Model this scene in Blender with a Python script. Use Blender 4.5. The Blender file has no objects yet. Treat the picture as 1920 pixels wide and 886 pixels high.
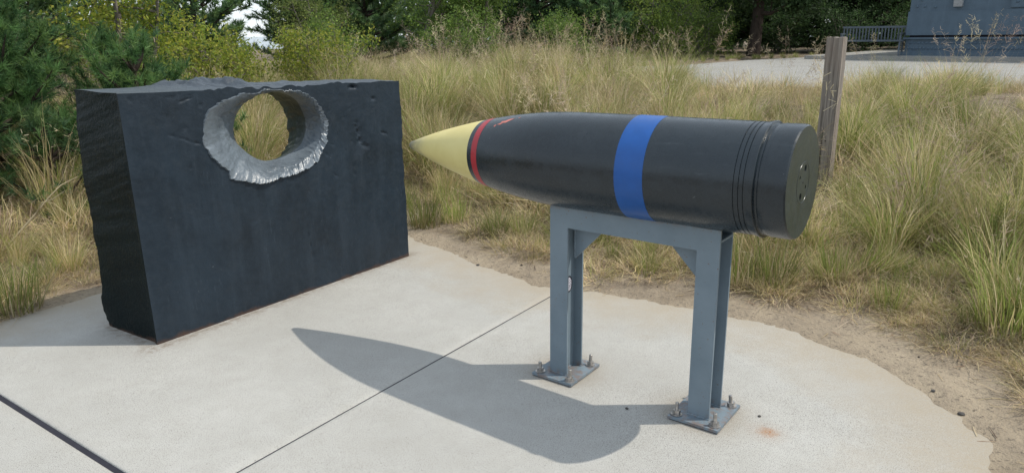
import bpy, bmesh, math
import numpy as np
from mathutils import Matrix, Vector

# ------------------------------------------------------------------ camera, sky, sun, exposure
scene = bpy.context.scene
COL = scene.collection
PITCH, ROLL = math.atan2(443 - 62, 1346), math.radians(0.86)
CAM = np.array([0, 0, 1.55])
fwd = np.array([0, math.cos(PITCH), -math.sin(PITCH)])
r0 = np.array([1.0, 0, 0]); u0 = np.cross(r0, fwd)
right = math.cos(ROLL) * r0 - math.sin(ROLL) * u0
up = math.cos(ROLL) * u0 + math.sin(ROLL) * r0
cd = bpy.data.cameras.new('camera'); cam = bpy.data.objects.new('camera', cd); COL.objects.link(cam)
cam.matrix_world = Matrix([[right[i], up[i], -fwd[i], CAM[i]] for i in range(3)] + [[0, 0, 0, 1]])
cd.sensor_width = 36; cd.lens = 1346 / 1920 * 36; cd.clip_start = 0.05; cd.clip_end = 30000
scene.camera = cam
SUN_AZ, SUN_EL = math.radians(-0.5), math.radians(55.2)      # azimuth measured from +x
S = Vector((math.cos(SUN_EL) * math.cos(SUN_AZ), math.cos(SUN_EL) * math.sin(SUN_AZ), math.sin(SUN_EL)))
w = bpy.data.worlds.new('World'); scene.world = w; w.use_nodes = True
nt = w.node_tree; bg = nt.nodes['Background']; sky = nt.nodes.new('ShaderNodeTexSky')
sky.sky_type = 'NISHITA'; sky.sun_disc = False; sky.sun_elevation = SUN_EL; sky.sun_rotation = math.pi / 2 - SUN_AZ
sky.air_density = 0.8; sky.dust_density = 0.4; sky.ozone_density = 4.0
hs = nt.nodes.new('ShaderNodeHueSaturation'); hs.inputs['Saturation'].default_value = 1.0      # hazy white summer sky
gam = nt.nodes.new('ShaderNodeGamma'); gam.inputs[1].default_value = 0.15; nt.links.new(sky.outputs[0], gam.inputs[0]); hs.inputs['Value'].default_value = 3.2
nt.links.new(gam.outputs[0], hs.inputs['Color']); mul = nt.nodes.new('ShaderNodeMix'); mul.data_type = 'RGBA'; mul.blend_type = 'MULTIPLY'; mul.inputs[0].default_value = 1; mul.inputs[7].default_value = (0.94, 0.99, 1.03, 1)
nt.links.new(hs.outputs[0], mul.inputs[6]); nt.links.new(mul.outputs[2], bg.inputs[0]); bg.inputs[1].default_value = 0.15
ld = bpy.data.lights.new('sun', 'SUN'); ld.energy = 2.0; ld.angle = math.radians(0.6); ld.color = (1, 0.94, 0.83)
sun = bpy.data.objects.new('sun', ld); COL.objects.link(sun); sun.rotation_euler = S.to_track_quat('Z', 'Y').to_euler()
vs = scene.view_settings; vs.view_transform = 'Standard'; vs.look = 'None'; vs.exposure = 0.82; vs.gamma = 1; vs.use_curve_mapping = False

# ------------------------------------------------------------------ helpers
rng = np.random.default_rng(7)
def hsh(*k):
    h = np.zeros_like(k[0], dtype=np.uint64)
    for i, a in enumerate(k):
        h = (h ^ (a.astype(np.int64).astype(np.uint64) + np.uint64(0x9E3779B97F4A7C15 >> i))) * np.uint64(0xBF58476D1CE4E5B9)
        h = h ^ (h >> np.uint64(29))
    return (h >> np.uint64(11)).astype(np.float64) / float(1 << 53)
def noise(*c):
    """value noise in [-1,1], any dimension"""
    c = [np.asarray(a, float) for a in np.broadcast_arrays(*c)]
    i = [np.floor(a) for a in c]; f = [a - b for a, b in zip(c, i)]; f = [a * a * (3 - 2 * a) for a in f]
    out = 0
    for m in range(1 << len(c)):
        wgt = 1; idx = []
        for d in range(len(c)):
            b = (m >> d) & 1; idx.append(i[d] + b); wgt = wgt * (f[d] if b else 1 - f[d])
        out = out + wgt * hsh(*idx)
    return out * 2 - 1
def fbm(*c, o=4):
    s = 0; a = 0.5
    for k in range(o):
        s = s + a * noise(*[np.asarray(x) * 2 ** k + 17.3 * k for x in c]); a *= 0.5
    return s
def sstep(a, b, x):
    t = np.clip((x - a) / (b - a), 0, 1); return t * t * (3 - 2 * t)

def mesh_np(name, V, F, col=None, smooth=False):
    """F: list of int arrays (n,3) or (n,4)"""
    me = bpy.data.meshes.new(name)
    V = np.asarray(V, np.float32); F = [np.asarray(f, np.int32) for f in (F if isinstance(F, list) else [F]) if len(f)]
    me.vertices.add(len(V)); me.vertices.foreach_set('co', V.ravel())
    loops = np.concatenate([f.ravel() for f in F]); sizes = np.concatenate([np.full(len(f), f.shape[1], np.int32) for f in F])
    me.loops.add(len(loops)); me.loops.foreach_set('vertex_index', loops)
    me.polygons.add(len(sizes)); me.polygons.foreach_set('loop_start', np.concatenate([[0], np.cumsum(sizes)[:-1]]).astype(np.int32))
    me.update(calc_edges=True); me.validate()
    if smooth: me.polygons.foreach_set('use_smooth', np.ones(len(me.polygons), bool))
    if col is not None:
        a = me.color_attributes.new('col', 'FLOAT_COLOR', 'POINT')
        c = np.ones((len(V), 4), np.float32); c[:, :3] = col; a.data.foreach_set('color', c.ravel())
    return me
def obj(name, me, m=None, parent=None):
    o = bpy.data.objects.new(name, me); COL.objects.link(o)
    if m is not None and me is not None and not me.materials: me.materials.append(m)
    if parent is not None: o.parent = parent
    return o
def tag(o, label=None, cat=None, group=None, kind=None):
    if label: o['label'] = label
    if cat: o['category'] = cat
    if group: o['group'] = group
    if kind: o['kind'] = kind
    return o
def empty(name, loc=(0, 0, 0), rz=0):
    o = bpy.data.objects.new(name, None); COL.objects.link(o); o.location = loc; o.rotation_euler = (0, 0, rz); o.empty_display_size = 0.1
    return o
def frame(o3, e1, e2, e3):
    return Matrix([[e1[i], e2[i], e3[i], o3[i]] for i in range(3)] + [[0, 0, 0, 1]])
def bm_box(bm, lo, hi, M=None):
    vs_ = [bm.verts.new(Vector((x, y, z)) if M is None else M @ Vector((x, y, z))) for z in (lo[2], hi[2]) for y in (lo[1], hi[1]) for x in (lo[0], hi[0])]
    for f in ((0, 2, 3, 1), (4, 5, 7, 6), (0, 1, 5, 4), (2, 6, 7, 3), (0, 4, 6, 2), (1, 3, 7, 5)): bm.faces.new([vs_[i] for i in f])
def bm_prism(bm, pts, a, b, M=None):
    """pts: xy polygon (ccw), extruded a..b in z, then M"""
    M = M or Matrix()
    lo = [bm.verts.new(M @ Vector((x, y, a))) for x, y in pts]; hi = [bm.verts.new(M @ Vector((x, y, b))) for x, y in pts]
    bm.faces.new(lo[::-1]); bm.faces.new(hi)
    n = len(pts)
    for i in range(n): bm.faces.new((lo[i], lo[(i + 1) % n], hi[(i + 1) % n], hi[i]))
def bm_mesh(name, bm, bevel=0, seg=1, smooth=False, angle=35):
    if bevel:
        bmesh.ops.bevel(bm, geom=[e for e in bm.edges if e.calc_length() > bevel * 3 and len(e.link_faces) == 2 and e.calc_face_angle(0) > 0.4], offset=bevel, segments=seg, affect='EDGES', profile=0.5)
    bmesh.ops.recalc_face_normals(bm, faces=bm.faces)
    me = bpy.data.meshes.new(name); bm.to_mesh(me); bm.free()
    if smooth:
        me.polygons.foreach_set('use_smooth', np.ones(len(me.polygons), bool)); me.set_sharp_from_angle(angle=math.radians(angle))
    return me
def lathe(name, prof, M, seg=96, caps=(False, False), angle=30):
    """prof: list of (s, r) along local x"""
    prof = np.array(prof, float); n = len(prof); th = np.linspace(0, 2 * np.pi, seg, endpoint=False)
    V = np.stack([np.repeat(prof[:, 0], seg), (prof[:, 1][:, None] * np.cos(th)).ravel(), (prof[:, 1][:, None] * np.sin(th)).ravel()], 1)
    i = np.arange(n - 1)[:, None] * seg; j = np.arange(seg)[None, :]; k = (j + 1) % seg
    Q = np.stack([i + j, i + seg + j, i + seg + k, i + k], -1).reshape(-1, 4)
    V = V @ np.array(M.to_3x3()).T + np.array(M.translation)
    me = mesh_np(name, V, [Q], smooth=True)
    bm = bmesh.new(); bm.from_mesh(me)
    if caps[0] or caps[1]:
        bm.verts.ensure_lookup_table()
        if caps[0]: bm.faces.new([bm.verts[q] for q in range(seg)])
        if caps[1]: bm.faces.new([bm.verts[(n - 1) * seg + q] for q in range(seg)])
    bmesh.ops.remove_doubles(bm, verts=bm.verts, dist=1e-5)
    bmesh.ops.recalc_face_normals(bm, faces=bm.faces); bm.to_mesh(me); bm.free()
    me.set_sharp_from_angle(angle=math.radians(angle))
    return me
def tubes(paths, sides=5):
    """paths: list of (pts (n,3), radii (n)); returns V, quads"""
    Vs, Qs, off = [], [], 0
    th = np.linspace(0, 2 * np.pi, sides, endpoint=False)
    for P, R in paths:
        P = np.asarray(P, float); R = np.asarray(R, float); n = len(P)
        T = np.gradient(P, axis=0); T /= np.linalg.norm(T, axis=1)[:, None] + 1e-9
        ref = np.array([0.31, 0.17, 0.93]) if abs(T[0] @ np.array([0.31, 0.17, 0.93])) < 0.9 else np.array([1., 0, 0])
        A = np.cross(T, ref); A /= np.linalg.norm(A, axis=1)[:, None] + 1e-9; B = np.cross(T, A)
        V = P[:, None] + R[:, None, None] * (np.cos(th)[None, :, None] * A[:, None] + np.sin(th)[None, :, None] * B[:, None])
        Vs.append(V.reshape(-1, 3))
        i = np.arange(n - 1)[:, None] * sides; j = np.arange(sides)[None]; k = (j + 1) % sides
        Qs.append(np.stack([i + j, i + k, i + sides + k, i + sides + j], -1).reshape(-1, 4) + off); off += n * sides
    return np.concatenate(Vs), np.concatenate(Qs)

# ------------------------------------------------------------------ materials
class NM:
    def __init__(s, name):
        s.m = bpy.data.materials.new(name); s.m.use_nodes = True; s.t = s.m.node_tree; s.b = s.t.nodes['Principled BSDF']; s.out = s.t.nodes['Material Output']
    def n(s, typ, **kw):
        nd = s.t.nodes.new('ShaderNode' + typ)
        for k, v in kw.items(): setattr(nd, k, v)
        return nd
    def L(s, a, b): s.t.links.new(a, b)
    def co(s, kind='Object', scale=None):
        tc = s.n('TexCoord').outputs[kind]
        if scale:
            mp = s.n('Mapping'); mp.inputs['Scale'].default_value = scale; s.L(tc, mp.inputs[0]); return mp.outputs[0]
        return tc
    def noise(s, scale, detail=4, rough=0.55, co=None, dist=0):
        nd = s.n('TexNoise'); nd.inputs['Scale'].default_value = scale; nd.inputs['Detail'].default_value = detail
        nd.inputs['Roughness'].default_value = rough; nd.inputs['Distortion'].default_value = dist
        s.L(co or s.co(), nd.inputs['Vector']); return nd.outputs['Fac']
    def ramp(s, fac, stops, interp='LINEAR'):
        r = s.n('ValToRGB'); r.color_ramp.interpolation = interp; e = r.color_ramp.elements
        while len(e) < len(stops): e.new(0.5)
        for q, (p, c) in zip(e, stops): q.position = p; q.color = (*c, 1) if hasattr(c, '__len__') else (c, c, c, 1)
        s.L(fac, r.inputs[0]); return r.outputs[0]
    def mix(s, fac, a, b, mode='MIX'):
        x = s.n('Mix', data_type='RGBA', blend_type=mode)
        for v, i in ((fac, 0), (a, 6), (b, 7)):
            if hasattr(v, 'links'): s.L(v, x.inputs[i])
            else: x.inputs[i].default_value = (*v, 1) if hasattr(v, '__len__') else v
        return x.outputs[2]
    def math(s, op, a, b=0.0, c=None, clamp=False):
        x = s.n('Math', operation=op, use_clamp=clamp)
        for v, i in ((a, 0), (b, 1)) + (((c, 2),) if c is not None else ()):
            if hasattr(v, 'links'): s.L(v, x.inputs[i])
            else: x.inputs[i].default_value = v
        return x.outputs[0]
    def bump(s, h, strength=0.3, dist=0.01, normal=None):
        b = s.n('Bump'); b.inputs['Strength'].default_value = strength; b.inputs['Distance'].default_value = dist
        s.L(h, b.inputs['Height'])
        if normal is not None: s.L(normal, b.inputs['Normal'])
        return b.outputs[0]
    def set(s, color=None, rough=None, normal=None, spec=None, metal=None):
        for v, k in ((color, 'Base Color'), (rough, 'Roughness'), (normal, 'Normal'), (spec, 'Specular IOR Level'), (metal, 'Metallic')):
            if v is None: continue
            if hasattr(v, 'links'): s.L(v, s.b.inputs[k])
            else: s.b.inputs[k].default_value = (*v, 1) if hasattr(v, '__len__') else v
        return s.m
    def xyz(s, kind='Object'):
        x = s.n('SeparateXYZ'); s.L(s.co(kind), x.inputs[0]); return x.outputs

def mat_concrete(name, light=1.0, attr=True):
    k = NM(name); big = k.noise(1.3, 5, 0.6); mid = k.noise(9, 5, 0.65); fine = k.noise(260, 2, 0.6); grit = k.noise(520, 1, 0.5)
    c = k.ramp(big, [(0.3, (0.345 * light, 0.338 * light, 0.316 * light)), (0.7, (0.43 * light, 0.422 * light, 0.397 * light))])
    c = k.mix(k.ramp(mid, [(0.38, 0.0), (0.72, 0.55)]), c, (0.33 * light, 0.318 * light, 0.288 * light))
    c = k.mix(k.ramp(fine, [(0.33, 0.9), (0.45, 0.0)]), c, (0.10, 0.098, 0.092))
    c = k.mix(k.ramp(grit, [(0.55, 0.0), (0.66, 0.6)]), c, (0.62, 0.60, 0.56))
    spots = k.n('TexVoronoi'); spots.inputs['Scale'].default_value = 26; spots.inputs['Randomness'].default_value = 1; k.L(k.co(), spots.inputs['Vector'])
    c = k.mix(k.ramp(spots.outputs['Distance'], [(0.05, 0.75), (0.09, 0.0)]), c, (0.16, 0.15, 0.14))
    if attr:
        at = k.n('Attribute', attribute_name='edge_distance').outputs['Fac']      # metres to the sand's edge, negative on the slab
        d = k.math('ADD', at, k.math('MULTIPLY', k.math('SUBTRACT', k.noise(3.2, 6, 0.68), 0.5), 0.9))
        grain = k.noise(90, 4, 0.7)
        m = k.math('MULTIPLY', k.ramp(k.math('ADD', k.math('MULTIPLY', d, 1.35), 0.72), [(0.0, 0.0), (0.8, 1.0)]), k.ramp(grain, [(0.32, 0.55), (0.6, 1.0)]))
        c = k.mix(m, c, (0.34, 0.29, 0.22))
        vd = k.n('VectorMath', operation='DISTANCE'); k.L(k.co(), vd.inputs[0]); vd.inputs[1].default_value = (1.012, 2.548, 0)
        rd = k.math('ADD', vd.outputs['Value'], k.math('MULTIPLY', k.math('SUBTRACT', k.noise(26, 5, 0.75), 0.5), 0.05))
        rm = k.math('MULTIPLY', k.ramp(rd, [(0.0, 0.9), (0.022, 0.6), (0.05, 0.12), (0.10, 0.0)]), k.ramp(k.noise(110, 3, 0.7), [(0.35, 0.35), (0.6, 1.0)]), clamp=True)
        c = k.mix(rm, c, (0.30, 0.12, 0.02))
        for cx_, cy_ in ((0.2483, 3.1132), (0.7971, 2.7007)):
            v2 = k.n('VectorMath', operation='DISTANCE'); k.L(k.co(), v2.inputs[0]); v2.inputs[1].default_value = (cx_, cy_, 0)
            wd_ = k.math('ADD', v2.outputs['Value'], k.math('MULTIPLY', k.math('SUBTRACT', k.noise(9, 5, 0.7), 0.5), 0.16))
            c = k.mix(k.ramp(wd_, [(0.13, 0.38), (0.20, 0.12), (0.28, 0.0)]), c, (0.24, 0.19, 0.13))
        dm = k.n('Attribute', attribute_name='damp').outputs['Fac']
        dd = k.math('MULTIPLY', dm, k.ramp(k.noise(22, 5, 0.7), [(0.35, 0.0), (0.65, 1.0)]), clamp=True)
        c = k.mix(dd, c, (0.17, 0.13, 0.095))
    n1 = k.bump(fine, 0.35, 0.0015); n2 = k.bump(mid, 0.12, 0.004, n1)
    return k.set(c, 0.93, n2, 0.25)
def mat_sand():
    k = NM('sand'); big = k.noise(1.1, 6, 0.62); mid = k.noise(7, 6, 0.7); fine = k.noise(120, 3, 0.65); crumb = k.noise(38, 4, 0.75)
    c = k.ramp(big, [(0.32, (0.41, 0.34, 0.25)), (0.68, (0.29, 0.235, 0.17))])
    c = k.mix(k.ramp(mid, [(0.45, 0.0), (0.68, 0.75)]), c, (0.25, 0.205, 0.155))
    at = k.n('Attribute', attribute_name='litter').outputs['Fac']
    lit = k.math('MULTIPLY', at, k.ramp(k.noise(4.5, 6, 0.75), [(0.35, 0.15), (0.6, 1.0)]), clamp=True)
    c = k.mix(lit, c, (0.12, 0.092, 0.066))
    c = k.mix(k.ramp(crumb, [(0.56, 0.0), (0.66, 0.75)]), c, (0.10, 0.085, 0.07))
    c = k.mix(k.ramp(fine, [(0.3, 0.5), (0.45, 0.0)]), c, (0.20, 0.165, 0.13))
    n = k.bump(crumb, 0.9, 0.02); n = k.bump(fine, 0.4, 0.003, n); n = k.bump(mid, 0.5, 0.03, n)
    return k.set(c, 0.95, n, 0.15)
def mat_paint(name, col, rough=0.45, var=0.25, dents=0.25, streak=0.0, chips=0.0, rust_base=False, spec=0.4, dscale=14, scratch=None):
    k = NM(name); a = k.noise(3.1, 5, 0.6); b = k.noise(28, 5, 0.65); f = k.noise(170, 3, 0.6)
    lo = tuple(x * (1 - var) for x in col); hi = tuple(x * (1 + var) for x in col)
    c = k.ramp(a, [(0.3, lo), (0.7, hi)])
    c = k.mix(k.ramp(b, [(0.45, 0.0), (0.75, 0.4)]), c, tuple(min(1, x * 1.35 + 0.004) for x in col))
    if streak:
        st = k.noise(9, 4, 0.6, k.co('Object', (1, 1, 0.12)))
        c = k.mix(k.ramp(st, [(0.5, 0.0), (0.72, streak)]), c, tuple(x * 1.7 + 0.012 for x in col))
    if chips:
        ch = k.noise(31, 3, 0.75, dist=1.5); c = k.mix(k.ramp(ch, [(0.735, 0.0), (0.75, chips)]), c, (0.42, 0.43, 0.44))
    if scratch:
        sc_ = k.noise(70, 3, 0.7, k.co('Object', scratch)); c = k.mix(k.math('MULTIPLY', k.ramp(sc_, [(0.60, 0.0), (0.70, 0.5)]), k.ramp(k.noise(3.5, 4, 0.6), [(0.45, 0.0), (0.7, 1.0)])), c, tuple(x * 2.2 + 0.03 for x in col))
        ds = k.noise(11, 6, 0.75); c = k.mix(k.ramp(ds, [(0.5, 0.0), (0.8, 0.25)]), c, tuple(x * 0.8 + 0.03 for x in col))
    if rust_base:
        z = k.xyz()[2]; e = k.math('ADD', z, k.math('MULTIPLY', k.math('SUBTRACT', k.noise(6, 5, 0.7), 0.5), 0.09))
        c = k.mix(k.ramp(e, [(0.0, 0.85), (0.022, 0.0)]), c, (0.075, 0.045, 0.034))
    n = k.bump(k.noise(dscale, 5, 0.6), dents, 0.02); n = k.bump(f, 0.12, 0.003, n)
    r = k.ramp(b, [(0.3, rough - 0.08), (0.7, rough + 0.1)])
    return k.set(c, r, n, spec)
def mat_foliage(name, trans=0.3, rough=0.55, attr='col', spec=0.25, vary=0.25):
    k = NM(name); a = k.n('Attribute', attribute_name=attr).outputs['Color']
    oi = k.n('ObjectInfo').outputs['Random']
    v = k.ramp(oi, [(0.0, 1 - vary), (1.0, 1 + vary)])
    c = k.mix(1.0, a, v, 'MULTIPLY')
    k.set(c, rough, None, spec)
    tr = k.n('BsdfTranslucent'); k.L(c, tr.inputs[0]); mx = k.n('MixShader'); mx.inputs[0].default_value = trans
    k.L(k.b.outputs[0], mx.inputs[1]); k.L(tr.outputs[0], mx.inputs[2]); k.L(mx.outputs[0], k.out.inputs[0]); return k.m
def mat_bark(name, col=(0.09, 0.065, 0.05)):
    k = NM(name); n = k.noise(18, 6, 0.7, k.co('Object', (1, 1, 0.25)))
    return k.set(k.ramp(n, [(0.3, tuple(x * 0.5 for x in col)), (0.7, tuple(x * 1.5 for x in col))]), 0.9, k.bump(n, 0.8, 0.03), 0.2)
def mat_wood():
    k = NM('weathered_wood'); g = k.noise(55, 6, 0.65, k.co('Object', (1, 1, 0.035))); s = k.noise(5, 4, 0.6, k.co('Object', (1, 1, 0.3)))
    c = k.ramp(g, [(0.32, (0.10, 0.085, 0.075)), (0.5, (0.235, 0.205, 0.18)), (0.72, (0.36, 0.32, 0.285))])
    c = k.mix(k.ramp(s, [(0.45, 0.0), (0.7, 0.45)]), c, (0.24, 0.155, 0.11))
    crack = k.noise(26, 3, 0.5, k.co('Object', (1, 1, 0.04)))
    c = k.mix(k.ramp(crack, [(0.30, 0.9), (0.36, 0.0)]), c, (0.03, 0.025, 0.02))
    return k.set(c, 0.88, k.bump(crack, 0.9, 0.012, k.bump(g, 0.7, 0.006)), 0.2)
def mat_plain(name, col, rough=0.6, metal=0.0, var=0.2, scale=20):
    k = NM(name); n = k.noise(scale, 4, 0.6)
    return k.set(k.ramp(n, [(0.3, tuple(x * (1 - var) for x in col)), (0.7, tuple(x * (1 + var) for x in col))]), rough, k.bump(n, 0.15, 0.004), 0.4, metal)
def mat_steel():                                     # grey painted stand with rust at joints
    k = NM('stand_paint'); a = k.noise(5, 5, 0.6); b = k.noise(34, 5, 0.7)
    c = k.ramp(a, [(0.3, (0.14, 0.185, 0.22)), (0.7, (0.19, 0.24, 0.28))])
    at = k.n('Attribute', attribute_name='rust').outputs['Fac']
    z = k.xyz()[2]
    low = k.ramp(k.math('ADD', z, k.math('MULTIPLY', k.math('SUBTRACT', k.noise(30, 4, 0.7), 0.5), 0.05)), [(0.018, 0.55), (0.045, 0.0)])
    hi = k.ramp(z, [(0.80, 0.0), (0.818, 0.35)])
    m = k.math('MULTIPLY', k.math('MAXIMUM', low, hi), k.ramp(b, [(0.45, 0.0), (0.6, 1.0)]), clamp=True)
    c = k.mix(m, c, (0.19, 0.10, 0.055))
    sp = k.noise(95, 2, 0.5); c = k.mix(k.ramp(sp, [(0.71, 0.0), (0.74, 0.7)]), c, (0.16, 0.09, 0.06))
    return k.set(c, 0.5, k.bump(b, 0.08, 0.004), 0.4)

M_CONC = mat_concrete('concrete'); M_PLAZA = mat_concrete('far_concrete_shaded', 0.72, False); M_SAND = mat_sand()  # far paving is darker: the trees' shade is put into its colour
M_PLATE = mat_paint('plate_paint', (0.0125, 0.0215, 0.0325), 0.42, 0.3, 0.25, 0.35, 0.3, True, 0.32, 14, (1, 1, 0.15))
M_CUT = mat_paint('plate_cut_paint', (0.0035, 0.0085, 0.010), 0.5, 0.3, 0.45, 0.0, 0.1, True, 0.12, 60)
M_TOP = mat_paint('plate_paint_sunlit', (0.028, 0.038, 0.050), 0.42, 0.25, 0.35, 0.0, 0.3, False, 0.5, 30)  # plate paint made lighter: sunlight on the top put into the colour
M_RIM = mat_paint('rim_paint', (0.115, 0.14, 0.165), 0.33, 0.45, 0.25, 0.0, 0.3, False, 0.8, 50)
M_SHELL = mat_paint('shell_paint', (0.013, 0.020, 0.026), 0.27, 0.3, 0.05, 0.0, 0.5, False, 0.5, 9, (0.12, 1, 1))
M_BASE = mat_paint('base_paint', (0.030, 0.038, 0.037), 0.40, 0.2, 0.05, 0.0, 0.2, False, 0.5, 6)
M_BLUE = mat_paint('blue_paint', (0.003, 0.072, 0.29), 0.35, 0.1, 0.03, 0, 0, False, 0.5, 6)
M_RED = mat_paint('red_paint', (0.33, 0.022, 0.030), 0.4, 0.12, 0.03, 0, 0, False, 0.45, 6)
M_STEEL = mat_steel(); M_BOLT = mat_plain('bolt_steel', (0.42, 0.40, 0.38), 0.38, 0.85, 0.3, 60)
M_GUN = mat_paint('gun_mount_paint', (0.075, 0.112, 0.15), 0.5, 0.12, 0.1, 0.2, 0, False, 0.35)
M_BENCH = mat_paint('bench_paint', (0.085, 0.105, 0.125), 0.55, 0.2, 0.1)
M_GRASS = mat_foliage('grass_blades', 0.4, 0.6, vary=0.36); M_LEAF = mat_foliage('leaves', 0.5, 0.5, vary=0.0); M_NEEDLE = mat_foliage('needles', 0.35, 0.5, vary=0.0)
M_BARK = mat_bark('bark', (0.055, 0.042, 0.034)); M_BARK2 = mat_bark('grey_bark', (0.17, 0.15, 0.13)); M_WOOD = mat_wood()
M_JOINT = mat_plain('joint_foam', (0.022, 0.022, 0.032), 0.9); M_HOLE = mat_plain('dark_hole', (0.012, 0.012, 0.012), 0.8)
M_CHIP = mat_plain('primer_chip', (0.50, 0.17, 0.14), 0.6); M_STONE = mat_plain('dark_stone', (0.07, 0.065, 0.06), 0.8)
M_LAMPBOX = mat_plain('lamp_grey', (0.30, 0.31, 0.32), 0.5)
def mat_yellow():
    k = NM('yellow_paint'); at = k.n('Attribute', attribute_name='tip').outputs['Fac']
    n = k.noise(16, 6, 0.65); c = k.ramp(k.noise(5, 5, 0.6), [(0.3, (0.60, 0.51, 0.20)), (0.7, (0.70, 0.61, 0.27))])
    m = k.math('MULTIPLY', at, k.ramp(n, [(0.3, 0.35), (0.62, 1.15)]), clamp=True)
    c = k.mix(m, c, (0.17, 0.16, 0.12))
    sp = k.noise(42, 2, 0.5); c = k.mix(k.ramp(sp, [(0.73, 0.0), (0.76, 0.8)]), c, (0.13, 0.10, 0.06))
    return k.set(c, 0.5, k.bump(n, 0.04, 0.004), 0.35)
M_YEL = mat_yellow()
def mat_sticker():
    k = NM('sticker_print'); n = k.noise(240, 2, 0.5); at = k.n('Attribute', attribute_name='border').outputs['Fac']
    c = k.ramp(n, [(0.46, (0.05, 0.04, 0.08)), (0.52, (0.75, 0.74, 0.80))]); c = k.mix(at, c, (0.012, 0.012, 0.016))
    return k.set(c, 0.4)
M_STICK = mat_sticker()
def mat_sea():
    k = NM('sea_water'); n = k.noise(0.5, 4, 0.6); return k.set((0.05, 0.10, 0.13), 0.15, k.bump(n, 0.3, 0.2), 0.5)

# ------------------------------------------------------------------ site layout
T = math.radians(54.9); U = np.array([math.cos(T), math.sin(T)]); Vv = np.array([math.sin(T), -math.cos(T)]); O = np.array([-1.039, 2.322])
def to_uv(x, y): dx = np.asarray(x) - O[0]; dy = np.asarray(y) - O[1]; return dx * U[0] + dy * U[1], dx * Vv[0] + dy * Vv[1]
def to_xy(u, v): return O[0] + u * U[0] + v * Vv[0], O[1] + u * U[1] + v * Vv[1]
EDGE = np.array([(-7, -2.43), (0.1, -2.435), (0.8, -2.415), (2.85, -2.43), (2.78, -1.7), (2.62, -1.35), (2.45, -0.71), (2.29, -0.16), (2.38, 0.35), (2.48, 0.81), (2.47, 1.34),
                 (2.35, 1.585), (2.22, 1.825), (2.0, 2.05), (1.77, 2.22), (1.52, 2.29), (0.6, 2.40), (-7, 2.42)])
def poly_sd(px, py, poly):
    px = np.asarray(px, float); py = np.asarray(py, float); d = np.full(px.shape, 1e9); ins = np.zeros(px.shape, bool)
    for a, b in zip(poly, np.roll(poly, -1, axis=0)):
        e = b - a; t = np.clip(((px - a[0]) * e[0] + (py - a[1]) * e[1]) / (e @ e), 0, 1)
        d = np.minimum(d, np.hypot(px - a[0] - t * e[0], py - a[1] - t * e[1]))
        c = (a[1] > py) != (b[1] > py)
        with np.errstate(divide='ignore', invalid='ignore'): xi = a[0] + (py - a[1]) / (b[1] - a[1] + 1e-12) * e[0]
        ins ^= c & (px < xi)
    return np.where(ins, -d, d)
def edge_sd(x, y): return poly_sd(*to_uv(x, y), EDGE)
PLAZA = np.array([(-1.2, 15.6), (1.1, 14.6), (3.05, 12.5), (4.8, 12.1), (6.3, 11.6), (8.0, 11.2), (14, 9.6), (30, 7), (46, 18), (30, 31), (16, 27), (11.3, 25.7), (7.5, 23.2), (4.6, 20.3), (1.5, 19.9), (-1.5, 19.4)])
PZ = 0.62
def plaza_sd(x, y): return poly_sd(x, y, PLAZA)
def ground_z(x, y):
    x = np.asarray(x, float); y = np.asarray(y, float); s = edge_sd(x, y)
    so = np.maximum(s, 0)
    near = np.where(s < 0, np.maximum(s * 0.16, -0.10), 0.014 * sstep(0, 0.15, s) + 0.055 * sstep(0.15, 1.3, s))
    dist = np.hypot(x - 0.3, y)
    rise = 0.50 * sstep(5.0, 11.5, dist) * sstep(-9, 3, x) + 0.30 * sstep(5.0, 10, dist) * (1 - sstep(-9, 3, x)) + 0.05 * sstep(4.5, 7, y)
    rise = rise * sstep(0.1, 2.2, so)
    hump = ((0.05 + 0.10 * sstep(1.2, 2.5, so) * sstep(12.5, 10, y)) * fbm(x * 0.55, y * 0.55, o=3) + 0.035 * fbm(x * 2.1 + 9, y * 2.1, o=3)) * sstep(0.1, 1.2, so)
    hump = hump + (0.26 * np.exp(-((x - 0.5) / 1.7) ** 2 - ((y - 10.2) / 1.9) ** 2) + 0.12 * np.exp(-((x + 2.2) / 1.2) ** 2 - ((y - 9.5) / 1.5) ** 2) + 0.16 * np.exp(-((x - 5.6) / 1.3) ** 2 - ((y - 7.8) / 1.3) ** 2)) * sstep(0.6, 2.0, so)
    rough = (0.011 * fbm(x * 2.6, y * 2.6, o=4) + 0.013 * fbm(x * 13, y * 13, o=3) * sstep(0.05, 0.3, s) + 0.003 * fbm(x * 20, y * 20, o=2)) * sstep(-0.25, 0.05, s) * (1 - 0.5 * sstep(20, 40, dist))
    z = near + rise + hump + rough
    ps = plaza_sd(x, y); z = z + (PZ - 0.10 - z) * sstep(0.5, -0.05, ps)
    far = np.hypot(x, y); z = z - 7.0 * sstep(75, 190, far)
    return z

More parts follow.
